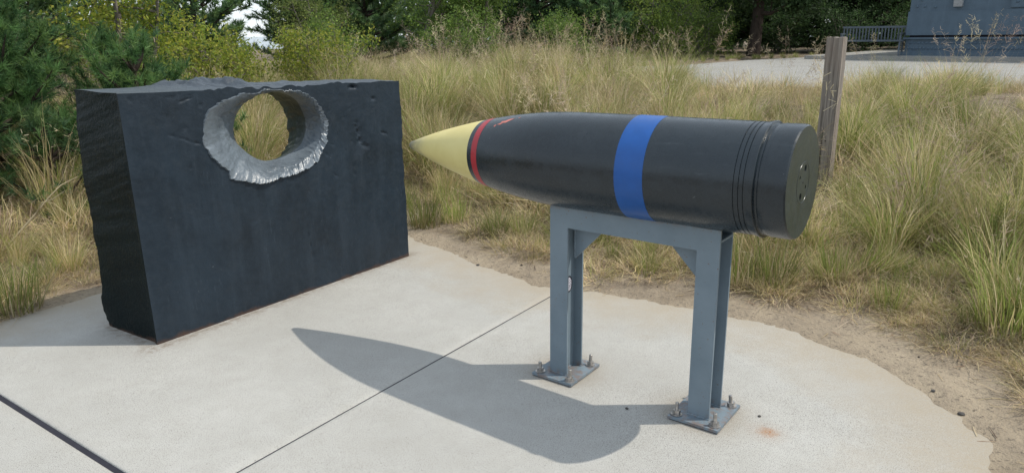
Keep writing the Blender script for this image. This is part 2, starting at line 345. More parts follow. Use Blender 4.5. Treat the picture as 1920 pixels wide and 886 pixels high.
# ground sheet, finer near the camera
def stretch(a, lo, hi, step, far, n):
    g = np.geomspace(step, far, n); return np.concatenate([lo - np.cumsum(g)[::-1], np.arange(lo, hi + step / 2, step), hi + np.cumsum(g)])
gx = stretch(0, -3.6, 4.2, 0.04, 700, 60); gy = stretch(0, 1.8, 7.2, 0.04, 700, 60)
X, Y = np.meshgrid(gx, gy); Z = ground_z(X, Y)
nx, ny = len(gx), len(gy); ii = (np.arange(ny - 1)[:, None] * nx + np.arange(nx - 1)[None]).ravel()
me = mesh_np('sand_ground', np.stack([X, Y, Z], -1).reshape(-1, 3), np.stack([ii, ii + 1, ii + nx + 1, ii + nx], 1), smooth=True)
sd_ = edge_sd(X, Y).ravel()
a = me.attributes.new('litter', 'FLOAT', 'POINT')
a.data.foreach_set('value', (np.maximum(0.95 * sstep(0.10, 0.60, sd_ + 0.6 * fbm(X * 2.2, Y * 2.2).ravel()), sstep(14, 20, np.hypot(X, Y).ravel()))).astype(np.float32))
tag(obj('ground', me, M_SAND), kind='structure')
sea = mesh_np('sea', [(-20000, 60, -4.5), (20000, 60, -4.5), (20000, 22000, -4.5), (-20000, 22000, -4.5)], np.array([[0, 1, 2, 3]]))
tag(obj('sea', sea, mat_sea()), kind='structure')

# pavement: slabs split by a saw-cut joint and a wide expansion joint
pave = tag(empty('pavement'), kind='structure')
def slab(u_a, u_b, v_a, v_b, fine=0.05):
    us = np.unique(np.concatenate([[u_a, u_a + 0.006], np.arange(u_a + 0.02, u_b - 0.015, fine), [u_b - 0.006, u_b]]))
    vs2 = np.unique(np.concatenate([[v_a, v_a + 0.006], np.arange(v_a + 0.02, v_b - 0.015, fine), [v_b - 0.006, v_b]]))
    uu, vv = np.meshgrid(us, vs2); x, y = to_xy(uu, vv)
    e = np.minimum(np.minimum(uu - u_a, u_b - uu), np.minimum(vv - v_a, v_b - vv))
    z = 0.0015 * fbm(x * 1.5, y * 1.5, o=2) - 0.004 * (e < 0.003)
    n1, n2 = len(us), len(vs2); i0 = (np.arange(n2 - 1)[:, None] * n1 + np.arange(n1 - 1)[None]).ravel()
    Vt = np.stack([x, y, z], -1).reshape(-1, 3); F = np.stack([i0, i0 + n1, i0 + n1 + 1, i0 + 1], 1)
    ring = np.concatenate([np.arange(n1), np.arange(1, n2) * n1 + n1 - 1, (n2 - 1) * n1 + np.arange(n1 - 2, -1, -1), np.arange(n2 - 2, 0, -1) * n1])
    lowv = Vt[ring].copy(); lowv[:, 2] = -0.14; b = len(Vt) + np.arange(len(ring))
    side = np.stack([ring, np.roll(ring, -1), np.roll(b, -1), b], 1)
    V2 = np.concatenate([Vt, lowv]); m2 = mesh_np('concrete_slab', V2, [F, side])
    s = edge_sd(V2[:, 0], V2[:, 1])
    def at(nm, val): q = m2.attributes.new(nm, 'FLOAT', 'POINT'); q.data.foreach_set('value', np.asarray(val, np.float32))
    at('edge_distance', s)
    bu, bv = to_uv(V2[:, 0], V2[:, 1])
    fd = np.hypot(np.maximum(np.maximum(0.40 - bu, bu - 2.4), 0), bv + 1.325)
    ld_ = np.hypot(np.maximum(np.maximum(-1.85 - bv, bv + 1.34), 0), bu - 0.475)
    at('damp', np.maximum(0.9 * np.exp(-(fd / 0.05) ** 2), 0.85 * np.exp(-(ld_ / 0.06) ** 2)))
    return obj('concrete_slab', m2, M_CONC, pave)
slab(-0.222, 2.95, -2.43, -0.0026); slab(-0.222, 2.75, 0.0026, 2.6); slab(-3.2, -0.248, -2.43, 2.6, 0.06)
bm = bmesh.new()
c0 = to_xy(-0.235, 0.085)
bm_box(bm, (-0.0125, -2.51, -0.1), (0.0125, 2.51, -0.007), frame((c0[0], c0[1], 0), (U[0], U[1], 0), (Vv[0], Vv[1], 0), (0, 0, 1)))
obj('joint_filler', bm_mesh('joint_filler', bm), M_JOINT, pave)
bm = bmesh.new(); c0 = to_xy(1.25, 0)
bm_box(bm, (-1.47, -0.0028, -0.1), (1.47, 0.0028, -0.003), frame((c0[0], c0[1], 0), (U[0], U[1], 0), (Vv[0], Vv[1], 0), (0, 0, 1)))
obj('joint_filler', bm_mesh('joint_filler', bm), M_JOINT, pave)

# far paved area
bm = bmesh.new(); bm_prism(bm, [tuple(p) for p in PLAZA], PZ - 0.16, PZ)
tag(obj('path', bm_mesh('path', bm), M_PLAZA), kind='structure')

# ------------------------------------------------------------------ armour plate with a shot hole
PT = math.radians(53.3); PB = np.array([-1.8746, 3.4872, 0.0])
E1 = np.array([math.cos(PT), math.sin(PT), 0]); E2 = np.array([math.sin(PT), -math.cos(PT), 0])     # along the face, out of the face
PL, PD, PH0, PH1 = 1.874, 0.487, 1.300, 1.247
HC = np.array([0.905, 1.015])
OUT = np.array([(0.406, 1.075), (0.44, 1.165), (0.52, 1.215), (0.60, 1.235), (0.74, 1.246), (0.95, 1.243), (1.09, 1.228), (1.19, 1.145), (1.24, 1.03), (1.215, 0.905), (1.14, 0.815),
                (1.01, 0.765), (0.855, 0.757), (0.76, 0.734), (0.64, 0.762), (0.532, 0.802), (0.528, 0.838), (0.448, 0.92), (0.411, 0.992)])
THR = np.array([0.947, 1.032]); BACK = np.array([1.06, 0.975])
def polar(pts):
    d = pts - HC; th = np.arctan2(d[:, 1], d[:, 0]) % (2 * np.pi); r = np.hypot(d[:, 0], d[:, 1]); o_ = np.argsort(th); return th[o_], r[o_]
def make_plate():
    th = np.linspace(0, 2 * np.pi, 680, endpoint=False)
    corners = [math.atan2(q - HC[1], p - HC[0]) % (2 * np.pi) for p, q in ((0, 0), (PL, 0), (PL, PH1), (0, PH0))]
    th = np.unique(np.concatenate([th] + [[c] for c in corners])); n = len(th)
    ct, st = np.cos(th), np.sin(th)
    with np.errstate(divide='ignore'):
        k = (PH1 - PH0) / PL
        tr = np.where(ct > 1e-6, (PL - HC[0]) / ct, 1e9); tl = np.where(ct < -1e-6, -HC[0] / ct, 1e9)
        tb = np.where(st < -1e-6, -HC[1] / st, 1e9); den = st - k * ct
        tt = np.where(den > 1e-6, (PH0 + k * HC[0] - HC[1]) / den, 1e9)
    R = np.minimum(np.minimum(tr, tl), np.minimum(tb, tt))
    for c, (p, q) in zip(corners, ((0, 0), (PL, 0), (PL, PH1), (0, PH0))):
        R[np.argmin(abs(th - c))] = math.hypot(p - HC[0], q - HC[1])
    bnd = HC[:, None] + R * np.stack([ct, st])
    pth, pr = polar(OUT); ro = np.interp(th, np.concatenate([pth - 2 * np.pi, pth, pth + 2 * np.pi]), np.tile(pr, 3))
    ker = np.ones(5) / 5; ro = 0.4 * ro + 0.6 * np.convolve(np.concatenate([ro[-2:], ro, ro[:2]]), ker, 'valid')
    ro_s = np.minimum(ro + 0.006 * noise(ct * 5, st * 5), R - 0.016)
    ro = ro + 0.007 * noise(ct * 9, st * 9) + 0.008 * (np.abs(noise(ct * 22, st * 22)) - 0.3) + 0.004 * noise(ct * 45, st * 45)
    ro = np.minimum(ro, R - 0.012)
    tri = lambda c, wd: np.exp(-(((th - c + np.pi) % (2 * np.pi) - np.pi) / wd) ** 2)
    rightw = sstep(-0.55, 0.75, ct + 0.15 * st) * (1 - 0.7 * tri(math.pi / 2, 0.5)); topw = tri(math.pi / 2, 0.75); botw = tri(-math.pi / 2, 0.8)
    hc = 0.010 + 0.006 * noise(ct * 2.2 + 5, st * 2.2) + 0.006 * noise(ct * 7, st * 7) + 0.010 * botw - 0.008 * topw - 0.004 * rightw
    hc = np.maximum(hc, 0.003)
    rc = ro - 0.004
    th_o = HC[:, None] + ro * np.stack([ct, st]); th_c = HC[:, None] + rc * np.stack([ct, st]); th_s = HC[:, None] + (ro_s - 0.008) * np.stack([ct, st])
    rb = 1 + 0.03 * noise(ct * 3, st * 3 + 3); thr = THR[:, None] + rb * np.stack([0.252 * ct, 0.205 * st])
    r2 = 0.25 * (1 + 0.07 * noise(ct * 3.5 + 7, st * 3.5) + 0.03 * noise(ct * 11, st * 11)); back = BACK[:, None] + r2 * np.stack([ct, st])
    lev = []; sec = []
    def add(pq, wd, s): lev.append(np.stack([pq[0], pq[1], np.broadcast_to(wd, (n,))], 1)); sec.append(s)
    for t in np.linspace(0, 1, 64) ** 1.0: add(bnd * (1 - t) + th_o * t, 0.0, 0)
    add(th_o * 0.6 + th_c * 0.4, -hc * 0.55, 1); add(th_c, -hc, 1)
    hthr = 0.16
    for t in np.linspace(0, 1, 26)[1:]:
        band = np.minimum(1, t / 0.5); rest = max(0, (t - 0.5) / 0.5)
        dep = (-hc) + (hthr + hc) * ((t ** 1.25) * (1 - rightw) + (0.16 * band + 0.84 * rest ** 0.8) * rightw)
        f = (t ** 0.9) * (1 - rightw) + (0.72 * band + 0.28 * rest) * rightw
        rad = fbm(np.cos(th) * 10 + 3, np.sin(th) * 10, np.full(n, t * 5.0), o=4); stri = noise(th * 30, np.full(n, t * 1.2)) * rightw
        lump = 0.010 * rad * np.sin(np.pi * t) * (1 - 0.85 * tri(math.pi, 0.5) * (t < 0.35)) + 0.006 * (0.15 + rightw) * noise(th * 30, np.full(n, t * 1.5)) * np.sin(np.pi * min(1, t * 2)) * (t < 0.5)
        ks = min(1, t / 0.22); pq = (th_c * (1 - ks) + th_s * ks) * (1 - f) + thr * f; dirp = np.stack([ct, st]); pq = pq + dirp * lump
        add(pq, dep + 0.6 * lump, 2)
    for t in np.linspace(0, 1, 22)[1:]:
        g = t ** 1.3; wv = hthr + (PD - hthr) * t + (0.02 * noise(ct * 5, st * 5) if 0 < t < 1 else 0) * t * (1 - t)
        add(thr * (1 - g) + back * g + np.stack([ct, st]) * 0.014 * fbm(ct * 4 + 9, st * 4, np.full(n, t * 3.0)) * np.sin(np.pi * t), wv, 3)
    for t in np.linspace(0, 1, 12)[1:]: add(back * (1 - t) + bnd * t, PD, 4)
    for t in np.linspace(0, 1, 34)[1:-1]: add(bnd, PD * (1 - t), 5)
    L = np.stack(lev); m = len(lev); sec = np.array(sec)
    p, q, wv = L[..., 0].copy(), L[..., 1].copy(), L[..., 2].copy()
    # flame-cut ends, battered top
    fl = sstep(0.03, 0.0, p) * sstep(0.0, 0.05, wv); fr = sstep(0.05, 0.0, PL - p)
    sl = q + 0.25 * wv
    cut = 0.004 * noise(sl * 14, wv * 2) + 0.003 * noise(sl * 37, wv * 4 + 4) + 0.0022 * noise(sl * 85, wv * 5) + 0.012 * noise(q * 3.1 + 2, wv * 2)
    p = p - fl * (cut + 0.004) + fl * 0.02 * sstep(0.9, 1.3, q)
    p = p - fl * 0.02 * np.exp(-((q - 0.13) / 0.09) ** 2) * sstep(0.25, 0.48, wv)
    p = p + fr * (0.007 * noise(q * 11 + 40, wv * 4) + 0.004 * noise(q * 30, wv * 9) + 0.004)
    topd = PH0 + k * p - q; ft = sstep(0.03, 0.0, topd)
    lump = np.exp(-((p - 0.58) / 0.17) ** 2) * sstep(0.12, 0.34, wv) * 0.028 + np.exp(-((p - 0.82) / 0.10) ** 2) * sstep(0.12, 0.3, wv) * 0.022
    tn = 0.016 * fbm(p * 6, wv * 6 + 3, o=4) + 0.010 * np.abs(noise(p * 17, wv * 15))
    q = q + ft * (lump * (0.35 + 2.4 * np.abs(fbm(p * 9, wv * 9, o=4))) + tn * sstep(0.3, 0.55, p) * (1 - 0.55 * sstep(1.25, 1.5, p)) + 0.004 * noise(p * 5, wv * 5))
    q = q + ft * sstep(0.02, 0, wv) * 0.008 * noise(p * 26, 3.0 + 0 * p) * sstep(0.4, 0.5, p) * sstep(1.3, 1.1, p)
    q = np.where(q < 0.002, 0.0, q)
    # shallow dents in the face
    for dp, dq, dr, dd in ((1.50, 0.93, 0.05, 0.006), (1.47, 0.86, 0.05, 0.006), (0.33, 0.35, 0.2, 0.003), (1.1, 0.3, 0.3, 0.003)):
        wv = wv + (sec == 0)[:, None] * dd * np.exp(-((p - dp) ** 2 + (q - dq) ** 2) / dr ** 2)
    fm = (sec == 0)[:, None] * 1.0
    def gouge(p0, q0, p1, q1, rad, dep):       # scar from a to b, ragged along its length
        ax, ay = p1 - p0, q1 - q0; t = np.clip(((p - p0) * ax + (q - q0) * ay) / (ax * ax + ay * ay), 0, 1)
        d = np.hypot(p - p0 - t * ax, q - q0 - t * ay); return fm * dep * np.exp(-(d / rad) ** 2) * (0.6 + 0.8 * noise(p * 60, q * 60))
    wv = wv + gouge(1.475, 1.00, 1.495, 0.90, 0.016, 0.012) + gouge(1.50, 0.88, 1.55, 0.84, 0.018, 0.009) + gouge(1.63, 1.15, 1.635, 1.145, 0.010, 0.012) + gouge(1.44, 1.235, 1.475, 1.235, 0.011, 0.022)
    wv = wv + gouge(1.69, 0.92, 1.73, 0.905, 0.008, 0.008) + gouge(0.20, 1.09, 0.40, 1.00, 0.007, 0.004) + gouge(1.02, 0.42, 1.045, 0.18, 0.006, 0.006) + gouge(1.27, 0.70, 1.275, 0.695, 0.009, 0.008) + gouge(0.31, 1.235, 0.37, 1.25, 0.006, 0.004)
    pit = noise(p * 19 + 3, q * 19); wv = wv + fm * 0.0025 * sstep(0.78, 0.95, pit) + fm * 0.0012 * fbm(p * 7, q * 7, o=3)
    W = PB + p[..., None] * E1 - wv[..., None] * E2 + q[..., None] * np.array([0, 0, 1.0])
    j = np.arange(n); kx = (j + 1) % n
    def part(rows):
        Q = []
        for r in rows:
            r1 = (r + 1) % m; Q.append(np.stack([r * n + j, r * n + kx, r1 * n + kx, r1 * n + j], 1))
        Q = np.concatenate(Q); used, inv = np.unique(Q, return_inverse=True)
        return W.reshape(-1, 3)[used], inv.reshape(-1, 4)
    # row r joins level r and r+1: the section is that of level r+1 (wrapping = side)
    rs = np.array([sec[(r + 1) % m] if r + 1 < m else 5 for r in range(m)])
    root = tag(empty('armour_plate', tuple(PB + E1 * PL / 2 - E2 * PD / 2)), 'thick dark blue-grey steel armour plate with a shell hole torn through its top', 'armour plate')
    inv = Matrix.Translation(-root.location)
    def mk(nm, secs, mt, label=None):
        V, Q = part([r for r in range(m) if rs[r] in secs]); me_ = mesh_np(nm, V, [Q], smooth=True); me_.set_sharp_from_angle(angle=math.radians(38))
        o = obj(nm, me_, mt, root); o.matrix_parent_inverse = inv
        if label: o['label'] = label
        return o
    mk('face', (0,), M_PLATE); mk('torn_rim', (1, 2), M_RIM, 'bare-looking lighter grey torn rim of the hole'); mk('bore', (3,), mat_paint('bore_paint', (0.035, 0.050, 0.053), 0.42, 0.25, 0.4, 0, 0.2))
    rows5 = [r for r in range(m) if rs[r] == 5]; V, Q = part(rows5)
    top = np.tile((th >= corners[2] - 1e-9) & (th < corners[3] - 1e-9), len(rows5))
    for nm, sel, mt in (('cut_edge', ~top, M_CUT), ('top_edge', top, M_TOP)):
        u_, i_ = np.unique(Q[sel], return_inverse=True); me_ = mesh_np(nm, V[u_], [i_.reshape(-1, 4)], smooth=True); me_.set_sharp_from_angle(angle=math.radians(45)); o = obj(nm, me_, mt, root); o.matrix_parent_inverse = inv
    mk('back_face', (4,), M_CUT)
    return root
make_plate()

# ------------------------------------------------------------------ artillery shell
AH, AE = math.radians(-37), math.radians(0.5)
SA = np.array([math.cos(AH) * math.cos(AE), math.sin(AH) * math.cos(AE), math.sin(AE)])
SN = np.array([-math.sin(AH), math.cos(AH), 0]); SC = np.array([0.5227, 2.9070, 1.017]) - 0.01 * SN
SB = np.cross(SA, SN)
SM = Matrix()                                            # parts are modelled in the shell's own axes
PROF = np.array([(-1.296, 0.004), (-1.285, 0.015), (-1.26, 0.0245), (-1.18, 0.051), (-1.09, 0.0785), (-1.0, 0.1025), (-0.93, 0.120), (-0.855, 0.1375), (-0.78, 0.1535), (-0.70, 0.1685), (-0.62, 0.1815),
                 (-0.54, 0.1920), (-0.46, 0.2005), (-0.38, 0.2055), (-0.30, 0.2080), (-0.22, 0.2087), (0.5, 0.2088)])
def cubic(xs):   # smooth profile interpolation (Catmull-Rom)
    x, y = PROF[:, 0], PROF[:, 1]; m_ = np.gradient(y, x); m_[-1] = 0; i = np.clip(np.searchsorted(x, xs) - 1, 0, len(x) - 2)
    h = x[i + 1] - x[i]; t = (xs - x[i]) / h
    return (2 * t ** 3 - 3 * t ** 2 + 1) * y[i] + (t ** 3 - 2 * t ** 2 + t) * h * m_[i] + (-2 * t ** 3 + 3 * t ** 2) * y[i + 1] + (t ** 3 - t ** 2) * h * m_[i + 1]
shell = tag(empty('artillery_shell'), 'huge dark artillery shell with yellow nose, red ring and blue band on a stand', 'artillery shell')
shell.matrix_world = frame(tuple(SC), tuple(SA), tuple(SN), tuple(SB))
def sect(a, b, n, off=0.0): xs = np.linspace(a, b, n); return [(x, float(cubic(np.array([x]))[0]) + off) for x in xs]
nose = lathe('nose_cone', [(-1.2965, 0.0002)] + sect(-1.296, -0.784, 64), SM)
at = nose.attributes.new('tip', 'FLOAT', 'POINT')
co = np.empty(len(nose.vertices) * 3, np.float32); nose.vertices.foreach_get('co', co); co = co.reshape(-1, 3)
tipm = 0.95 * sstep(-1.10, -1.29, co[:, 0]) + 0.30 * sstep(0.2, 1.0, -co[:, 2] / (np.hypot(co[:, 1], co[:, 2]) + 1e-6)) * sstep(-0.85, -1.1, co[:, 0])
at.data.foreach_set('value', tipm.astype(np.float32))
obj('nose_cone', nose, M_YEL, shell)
body = [(-0.784, 0.1400)] + sect(-0.7838, 0.470, 90)
for g in (0.4735, 0.4915, 0.5085): body += [(g, 0.2088), (g + 0.0005, 0.2055), (g + 0.0028, 0.2055), (g + 0.0034, 0.2088)]
body += [(0.5185, 0.2090)]
obj('body', lathe('body', body, SM, 128, angle=25), M_SHELL, shell)
obj('driving_band', lathe('driving_band', [(0.5187, 0.19), (0.5187, 0.2098), (0.526, 0.2110), (0.537, 0.2138), (0.5425, 0.2142), (0.5445, 0.2120), (0.5455, 0.2050), (0.548, 0.2018), (0.555, 0.2016), (0.555, 0.18)], SM, 128), M_SHELL, shell)
rear = lathe('base', [(0.5552, 0.19), (0.5552, 0.2018), (0.562, 0.2046), (0.575, 0.2056), (0.5755, 0.2066), (0.640, 0.2070), (0.648, 0.2052), (0.653, 0.2005)], SM, 128, angle=25)
obj('base', rear, M_SHELL, shell)
obj('red_band', lathe('red_band', sect(-0.755, -0.718, 8, 0.0005), SM, 128), M_RED, shell)
obj('blue_band', lathe('blue_band', sect(0.006, 0.127, 6, 0.0006), SM, 128), M_BLUE, shell)
# base disc with four real holes and an engraved ring
bm = bmesh.new()
holes = [(0.018, 0.050, 0.013), (-0.018, -0.048, 0.013), (-0.040, 0.024, 0.007), (0.038, -0.022, 0.007), (0.0, 0.0, 0.004)]
def base_disc():
    R_ = 0.2006
    outer = [bm.verts.new((0.653, R_ * math.cos(t), R_ * math.sin(t))) for t in np.linspace(0, 2 * math.pi, 96, endpoint=False)]
    edges = [bm.edges.new((outer[i], outer[(i + 1) % 96])) for i in range(96)]
    for hy, hz, hr in holes:
        ring = [bm.verts.new((0.653, hy + hr * math.cos(t), hz + hr * math.sin(t))) for t in np.linspace(0, 2 * math.pi, 16, endpoint=False)]
        edges += [bm.edges.new((ring[i], ring[(i + 1) % 16])) for i in range(16)]
        deep = [bm.verts.new((0.622, v_.co.y, v_.co.z)) for v_ in ring]
        for i in range(16): bm.faces.new((ring[i], ring[(i + 1) % 16], deep[(i + 1) % 16], deep[i]))
        bm.faces.new(deep)
    bmesh.ops.triangle_fill(bm, edges=edges, use_beauty=True, normal=(1, 0, 0))
base_disc(); bm.normal_update()
me = bpy.data.meshes.new('base_disc'); bm.to_mesh(me); bm.free()
bd = obj('base_disc', me, M_BASE, shell)
ring = lathe('engraved_ring', [(0.6531, 0.0735), (0.6540, 0.0741), (0.6540, 0.0750), (0.6531, 0.0756)], SM, 64); obj('engraved_ring', ring, M_SHELL, bd)
# chipped paint patch near the nose
chips = []
def chip(s0, a0, pts, nm):
    poly = [(s0 + ds, a0 + da) for ds, da in pts]; cs = (sum(p[0] for p in poly) / len(poly), sum(p[1] for p in poly) / len(poly)); V = []
    for s_, a_ in [cs] + poly:
        r_ = float(cubic(np.array([s_]))[0]) + 0.0007; V.append((s_, r_ * math.cos(a_), r_ * math.sin(a_)))
    n_ = len(poly); return V, [(0, 1 + i, 1 + (i + 1) % n_) for i in range(n_)]
aim = math.pi * 1.5 - 0.33   # filled in below once the facing side is known
def facing(deg):   # polar angle on the shell: 0 = top, positive towards the viewer
    t = math.radians(deg); d = np.array([0, 0, 1.0]) * math.cos(t) - SN * math.sin(t); return math.atan2(d @ SB, d @ SN)
a0 = facing(28); sg = 1 if facing(40) > facing(28) else -1
V1, F1 = chip(-0.612, a0, [(-0.034, .10 * sg), (-0.016, .04 * sg), (-0.02, -.02 * sg), (0.0, -.03 * sg), (0.012, -.09 * sg), (0.045, -.12 * sg), (0.03, -.03 * sg), (0.012, .06 * sg), (-0.004, .05 * sg), (-0.012, .12 * sg)], 0)
V2, F2 = chip(-0.655, a0, [(-0.006, .16 * sg), (0.0, .1 * sg), (0.008, .11 * sg), (0.004, .18 * sg)], 0)
V3, F3 = chip(-0.548, a0, [(0, -.13 * sg), (0.006, -.16 * sg), (0.009, -.13 * sg), (0.004, -.10 * sg)], 0)
V, F = [], []
for a_, b_ in ((V1, F1), (V2, F2), (V3, F3)): F += [tuple(i + len(V) for i in f) for f in b_]; V += a_
me = bpy.data.meshes.new('paint_chip'); me.from_pydata(V, [], F); obj('paint_chip', me, M_CHIP, shell)

# ------------------------------------------------------------------ steel stand
CL, CR = np.array([0.2483, 3.1132]), np.array([0.7971, 2.7007]); SU = (CR - CL) / np.linalg.norm(CR - CL); SP = np.array([-SU[1], SU[0]])
HALF = np.linalg.norm(CR - CL) / 2; MID = (CL + CR) / 2
stand = tag(empty('steel_stand', (MID[0], MID[1], 0), math.atan2(SU[1], SU[0])), 'blue-grey welded steel two-legged stand bolted to the concrete under the shell', 'stand')
FW, DP, TF, TW = 0.092, 0.137, 0.010, 0.009; TOP = 0.818
def hbeam(bm, M, length):   # H section in local xy, along z: flanges at y = +-DP/2
    h = FW / 2; d = DP / 2; t = TF; w_ = TW / 2
    bm_prism(bm, [(-h, -d), (h, -d), (h, -d + t), (w_, -d + t), (w_, d - t), (h, d - t), (h, d), (-h, d), (-h, d - t), (-w_, d - t), (-w_, -d + t), (-h, -d + t)], 0, length, M)
def sob(nm, bm, m=M_STEEL, parent=stand, **k): return obj(nm, bm_mesh(nm, bm, **k), m, parent)
for sx in (-1, 1):
    x = sx * HALF
    bm = bmesh.new(); hbeam(bm, Matrix.Translation((x, 0, 0.016)), TOP - FW - 0.016); sob('leg', bm, bevel=0.0012)
    bm = bmesh.new(); x1 = x - sx * FW / 2; zt = TOP - FW
    bm_prism(bm, [(x1, zt - 0.0005), (x1 - sx * 0.150, zt - 0.0005), (x1, zt - 0.155)][::sx], -0.005, 0.005, Matrix(((1, 0, 0, 0), (0, 0, 1, 0), (0, 1, 0, 0), (0, 0, 0, 1)))); sob('gusset', bm)
    bp = empty('base_plate'); COL.objects.unlink(bp); bpy.data.objects.remove(bp)
    bm = bmesh.new(); bm_box(bm, (x - 0.108, -0.128, 0.004), (x + 0.108, 0.128, 0.016)); plate = sob('base_plate', bm, bevel=0.0015)
    bm = bmesh.new(); bm_box(bm, (x - 0.104, -0.124, -0.002), (x + 0.104, 0.124, 0.004)); g = sob('grout', bm, M_JOINT, plate)
    for bx in (-0.082, 0.082):
        for by in (-0.098, 0.098):
            jx, jy = rng.normal(0, 0.003, 2); tx, ty = rng.normal(0, 0.06, 2); M = Matrix.Translation((x + bx + jx, by + jy, 0.016)) @ Matrix.Rotation(tx, 4, 'X') @ Matrix.Rotation(ty, 4, 'Y')
            Mz = M @ Matrix.Rotation(-math.pi / 2, 4, 'Y')
            hgt = 0.050 + rng.uniform(-0.006, 0.008)
            bolt = obj('anchor_bolt', lathe('anchor_bolt', [(0.0, 0.0075), (hgt - 0.002, 0.0075), (hgt, 0.0058), (hgt, 0.0001)], M @ Matrix(((0, 1, 0, 0), (0, 0, 1, 0), (1, 0, 0, 0), (0, 0, 0, 1))), 16), M_BOLT, stand)
            bm = bmesh.new(); r0_ = rng.uniform(0, 1); bm_prism(bm, [(0.0165 * math.cos(r0_ + i * math.pi / 3), 0.0165 * math.sin(r0_ + i * math.pi / 3)) for i in range(6)], 0.0035, 0.019, M); sob('nut', bm, M_BOLT, bolt, bevel=0.001)
            bm = bmesh.new(); bm_prism(bm, [(0.024 * math.cos(i * math.pi / 12), 0.024 * math.sin(i * math.pi / 12)) for i in range(24)], 0.0, 0.0032, M); sob('washer', bm, M_BOLT, bolt)
bm = bmesh.new(); hbeam(bm, Matrix(((0, 0, 1, -HALF - FW / 2), (0, 1, 0, 0), (1, 0, 0, TOP - FW / 2), (0, 0, 0, 1))), 2 * HALF + FW); sob('beam', bm, bevel=0.0012)
def weld(paths, nm='weld_bead'):
    out = []
    for P in paths:
        P = np.array(P, float); L = np.linalg.norm(P[1] - P[0]); n = max(6, int(L / 0.004)); t = np.linspace(0, 1, n)[:, None]; Q = P[0] * (1 - t) + P[1] * t + rng.normal(0, 0.0004, (n, 3)); out.append((Q, 0.0042 + 0.0012 * np.sin(np.arange(n) * 1.7) + rng.normal(0, 0.0004, n)))
    V, Q = tubes(out, 6); return obj(nm, mesh_np(nm, V, [Q], smooth=True), M_STEEL, stand)
for sx in (-1, 1):
    x = sx * HALF; h = FW / 2; d = DP / 2; z = 0.018
    weld([((x - h, -d, z), (x + h, -d, z)), ((x + TW / 2, -d + TF, z), (x + TW / 2, d - TF, z)), ((x - TW / 2, -d + TF, z), (x - TW / 2, d - TF, z)), ((x - h, d, z), (x + h, d, z)), ((x + TW / 2, d - TF, z), (x + h, d - TF, z))])
    x1 = x - sx * h; zt = TOP - FW; weld([((x1, -0.006, zt - 0.003), (x1, -0.006, zt - 0.15)), ((x1, -0.006, zt - 0.003), (x1 - sx * 0.146, -0.006, zt - 0.003))])
# oval sticker on the sunny side of the left leg's web
V = [(-HALF + TW / 2 + 0.0008, 0.0, 0.435)]; bd_ = [0.0]
for rr, b_ in ((0.8, 0.0), (0.84, 1.0), (1.0, 1.0)):
    for i in range(28): t = 2 * math.pi * i / 28; V.append((-HALF + TW / 2 + 0.0008, 0.012 + 0.027 * rr * math.cos(t), 0.435 + 0.040 * rr * math.sin(t))); bd_.append(b_)
F = [(0, 1 + i, 1 + (i + 1) % 28) for i in range(28)] + [(1 + 28 * q + i, 29 + 28 * q + i, 29 + 28 * q + (i + 1) % 28, 1 + 28 * q + (i + 1) % 28) for q in range(2) for i in range(28)]
me = bpy.data.meshes.new('sticker'); me.from_pydata(V, [], F); a = me.attributes.new('border', 'FLOAT', 'POINT'); a.data.foreach_set('value', bd_)
obj('sticker', me, M_STICK, stand)

# ------------------------------------------------------------------ riveted gun mount, lamp, bench, timber post
GP = np.array([11.79, 22.12]); GA = math.radians(-46); gm = empty('gun_mount', (GP[0], GP[1], PZ), GA)      # local x along the face, local y away from the viewer
tag(gm, 'big blue-grey riveted steel gun mount standing on the far pavement', 'gun mount')
def gob(nm, bm, m=M_GUN, parent=gm, **k): return obj(nm, bm_mesh(nm, bm, **k), m, parent)
bm = bmesh.new(); bm_box(bm, (-0.06, -0.06, 0.10), (9.0, 6.0, 0.22)); bm_box(bm, (0.02, 0.02, 0.22), (8.9, 5.9, 0.58)); bm_box(bm, (-0.05, -0.05, 0.58), (9.0, 6.0, 0.63)); gob('base_ring', bm, bevel=0.008)
bm = bmesh.new(); bm_box(bm, (0.10, 0.10, 0.63), (8.8, 5.8, 0.69)); gob('gap_band', bm, M_JOINT)
bm = bmesh.new(); bm_box(bm, (0.0, 0.0, 0.69), (8.95, 5.95, 1.36)); gob('lower_wall', bm, bevel=0.006)
bm = bmesh.new(); bm_box(bm, (0.03, 0.03, 1.36), (8.9, 5.9, 3.0)); gob('upper_wall', bm, bevel=0.006)
bm = bmesh.new(); bm_box(bm, (-0.05, -0.05, 3.0), (9.0, 6.0, 3.06)); gob('roof_plate', bm, bevel=0.006)
bm = bmesh.new(); bm_box(bm, (2.55, -0.03, 1.40), (4.4, 0.029, 2.6)); hatch = gob('hatch', bm, bevel=0.006)
rv = [(0, (0.0, 0.05)), (1, (0, 0))]
ang = np.linspace(0, 2 * np.pi, 7)[:-1]
def rivet_mesh(r):
    V = [(r * math.cos(t), 0.0, r * math.sin(t)) for t in ang] + [(r * 0.6 * math.cos(t), -r * 0.55, r * 0.6 * math.sin(t)) for t in ang] + [(0, -r * 0.7, 0)]
    F = [(i, (i + 1) % 6, 6 + (i + 1) % 6, 6 + i) for i in range(6)] + [(6 + i, 6 + (i + 1) % 6, 12) for i in range(6)]
    m_ = bpy.data.meshes.new('rivet'); m_.from_pydata(V, [], F); m_.materials.append(M_GUN); return m_
RV = rivet_mesh(0.042)
def rivet(x, y, z, parent=gm, me=RV): o = bpy.data.objects.new('rivet', me); COL.objects.link(o); o.parent = parent; o.location = (x, y, z)
for i in range(42):
    rivet(0.12 + i * 0.105, 0.02, 0.32); rivet(0.17 + i * 0.105, 0.02, 0.47)
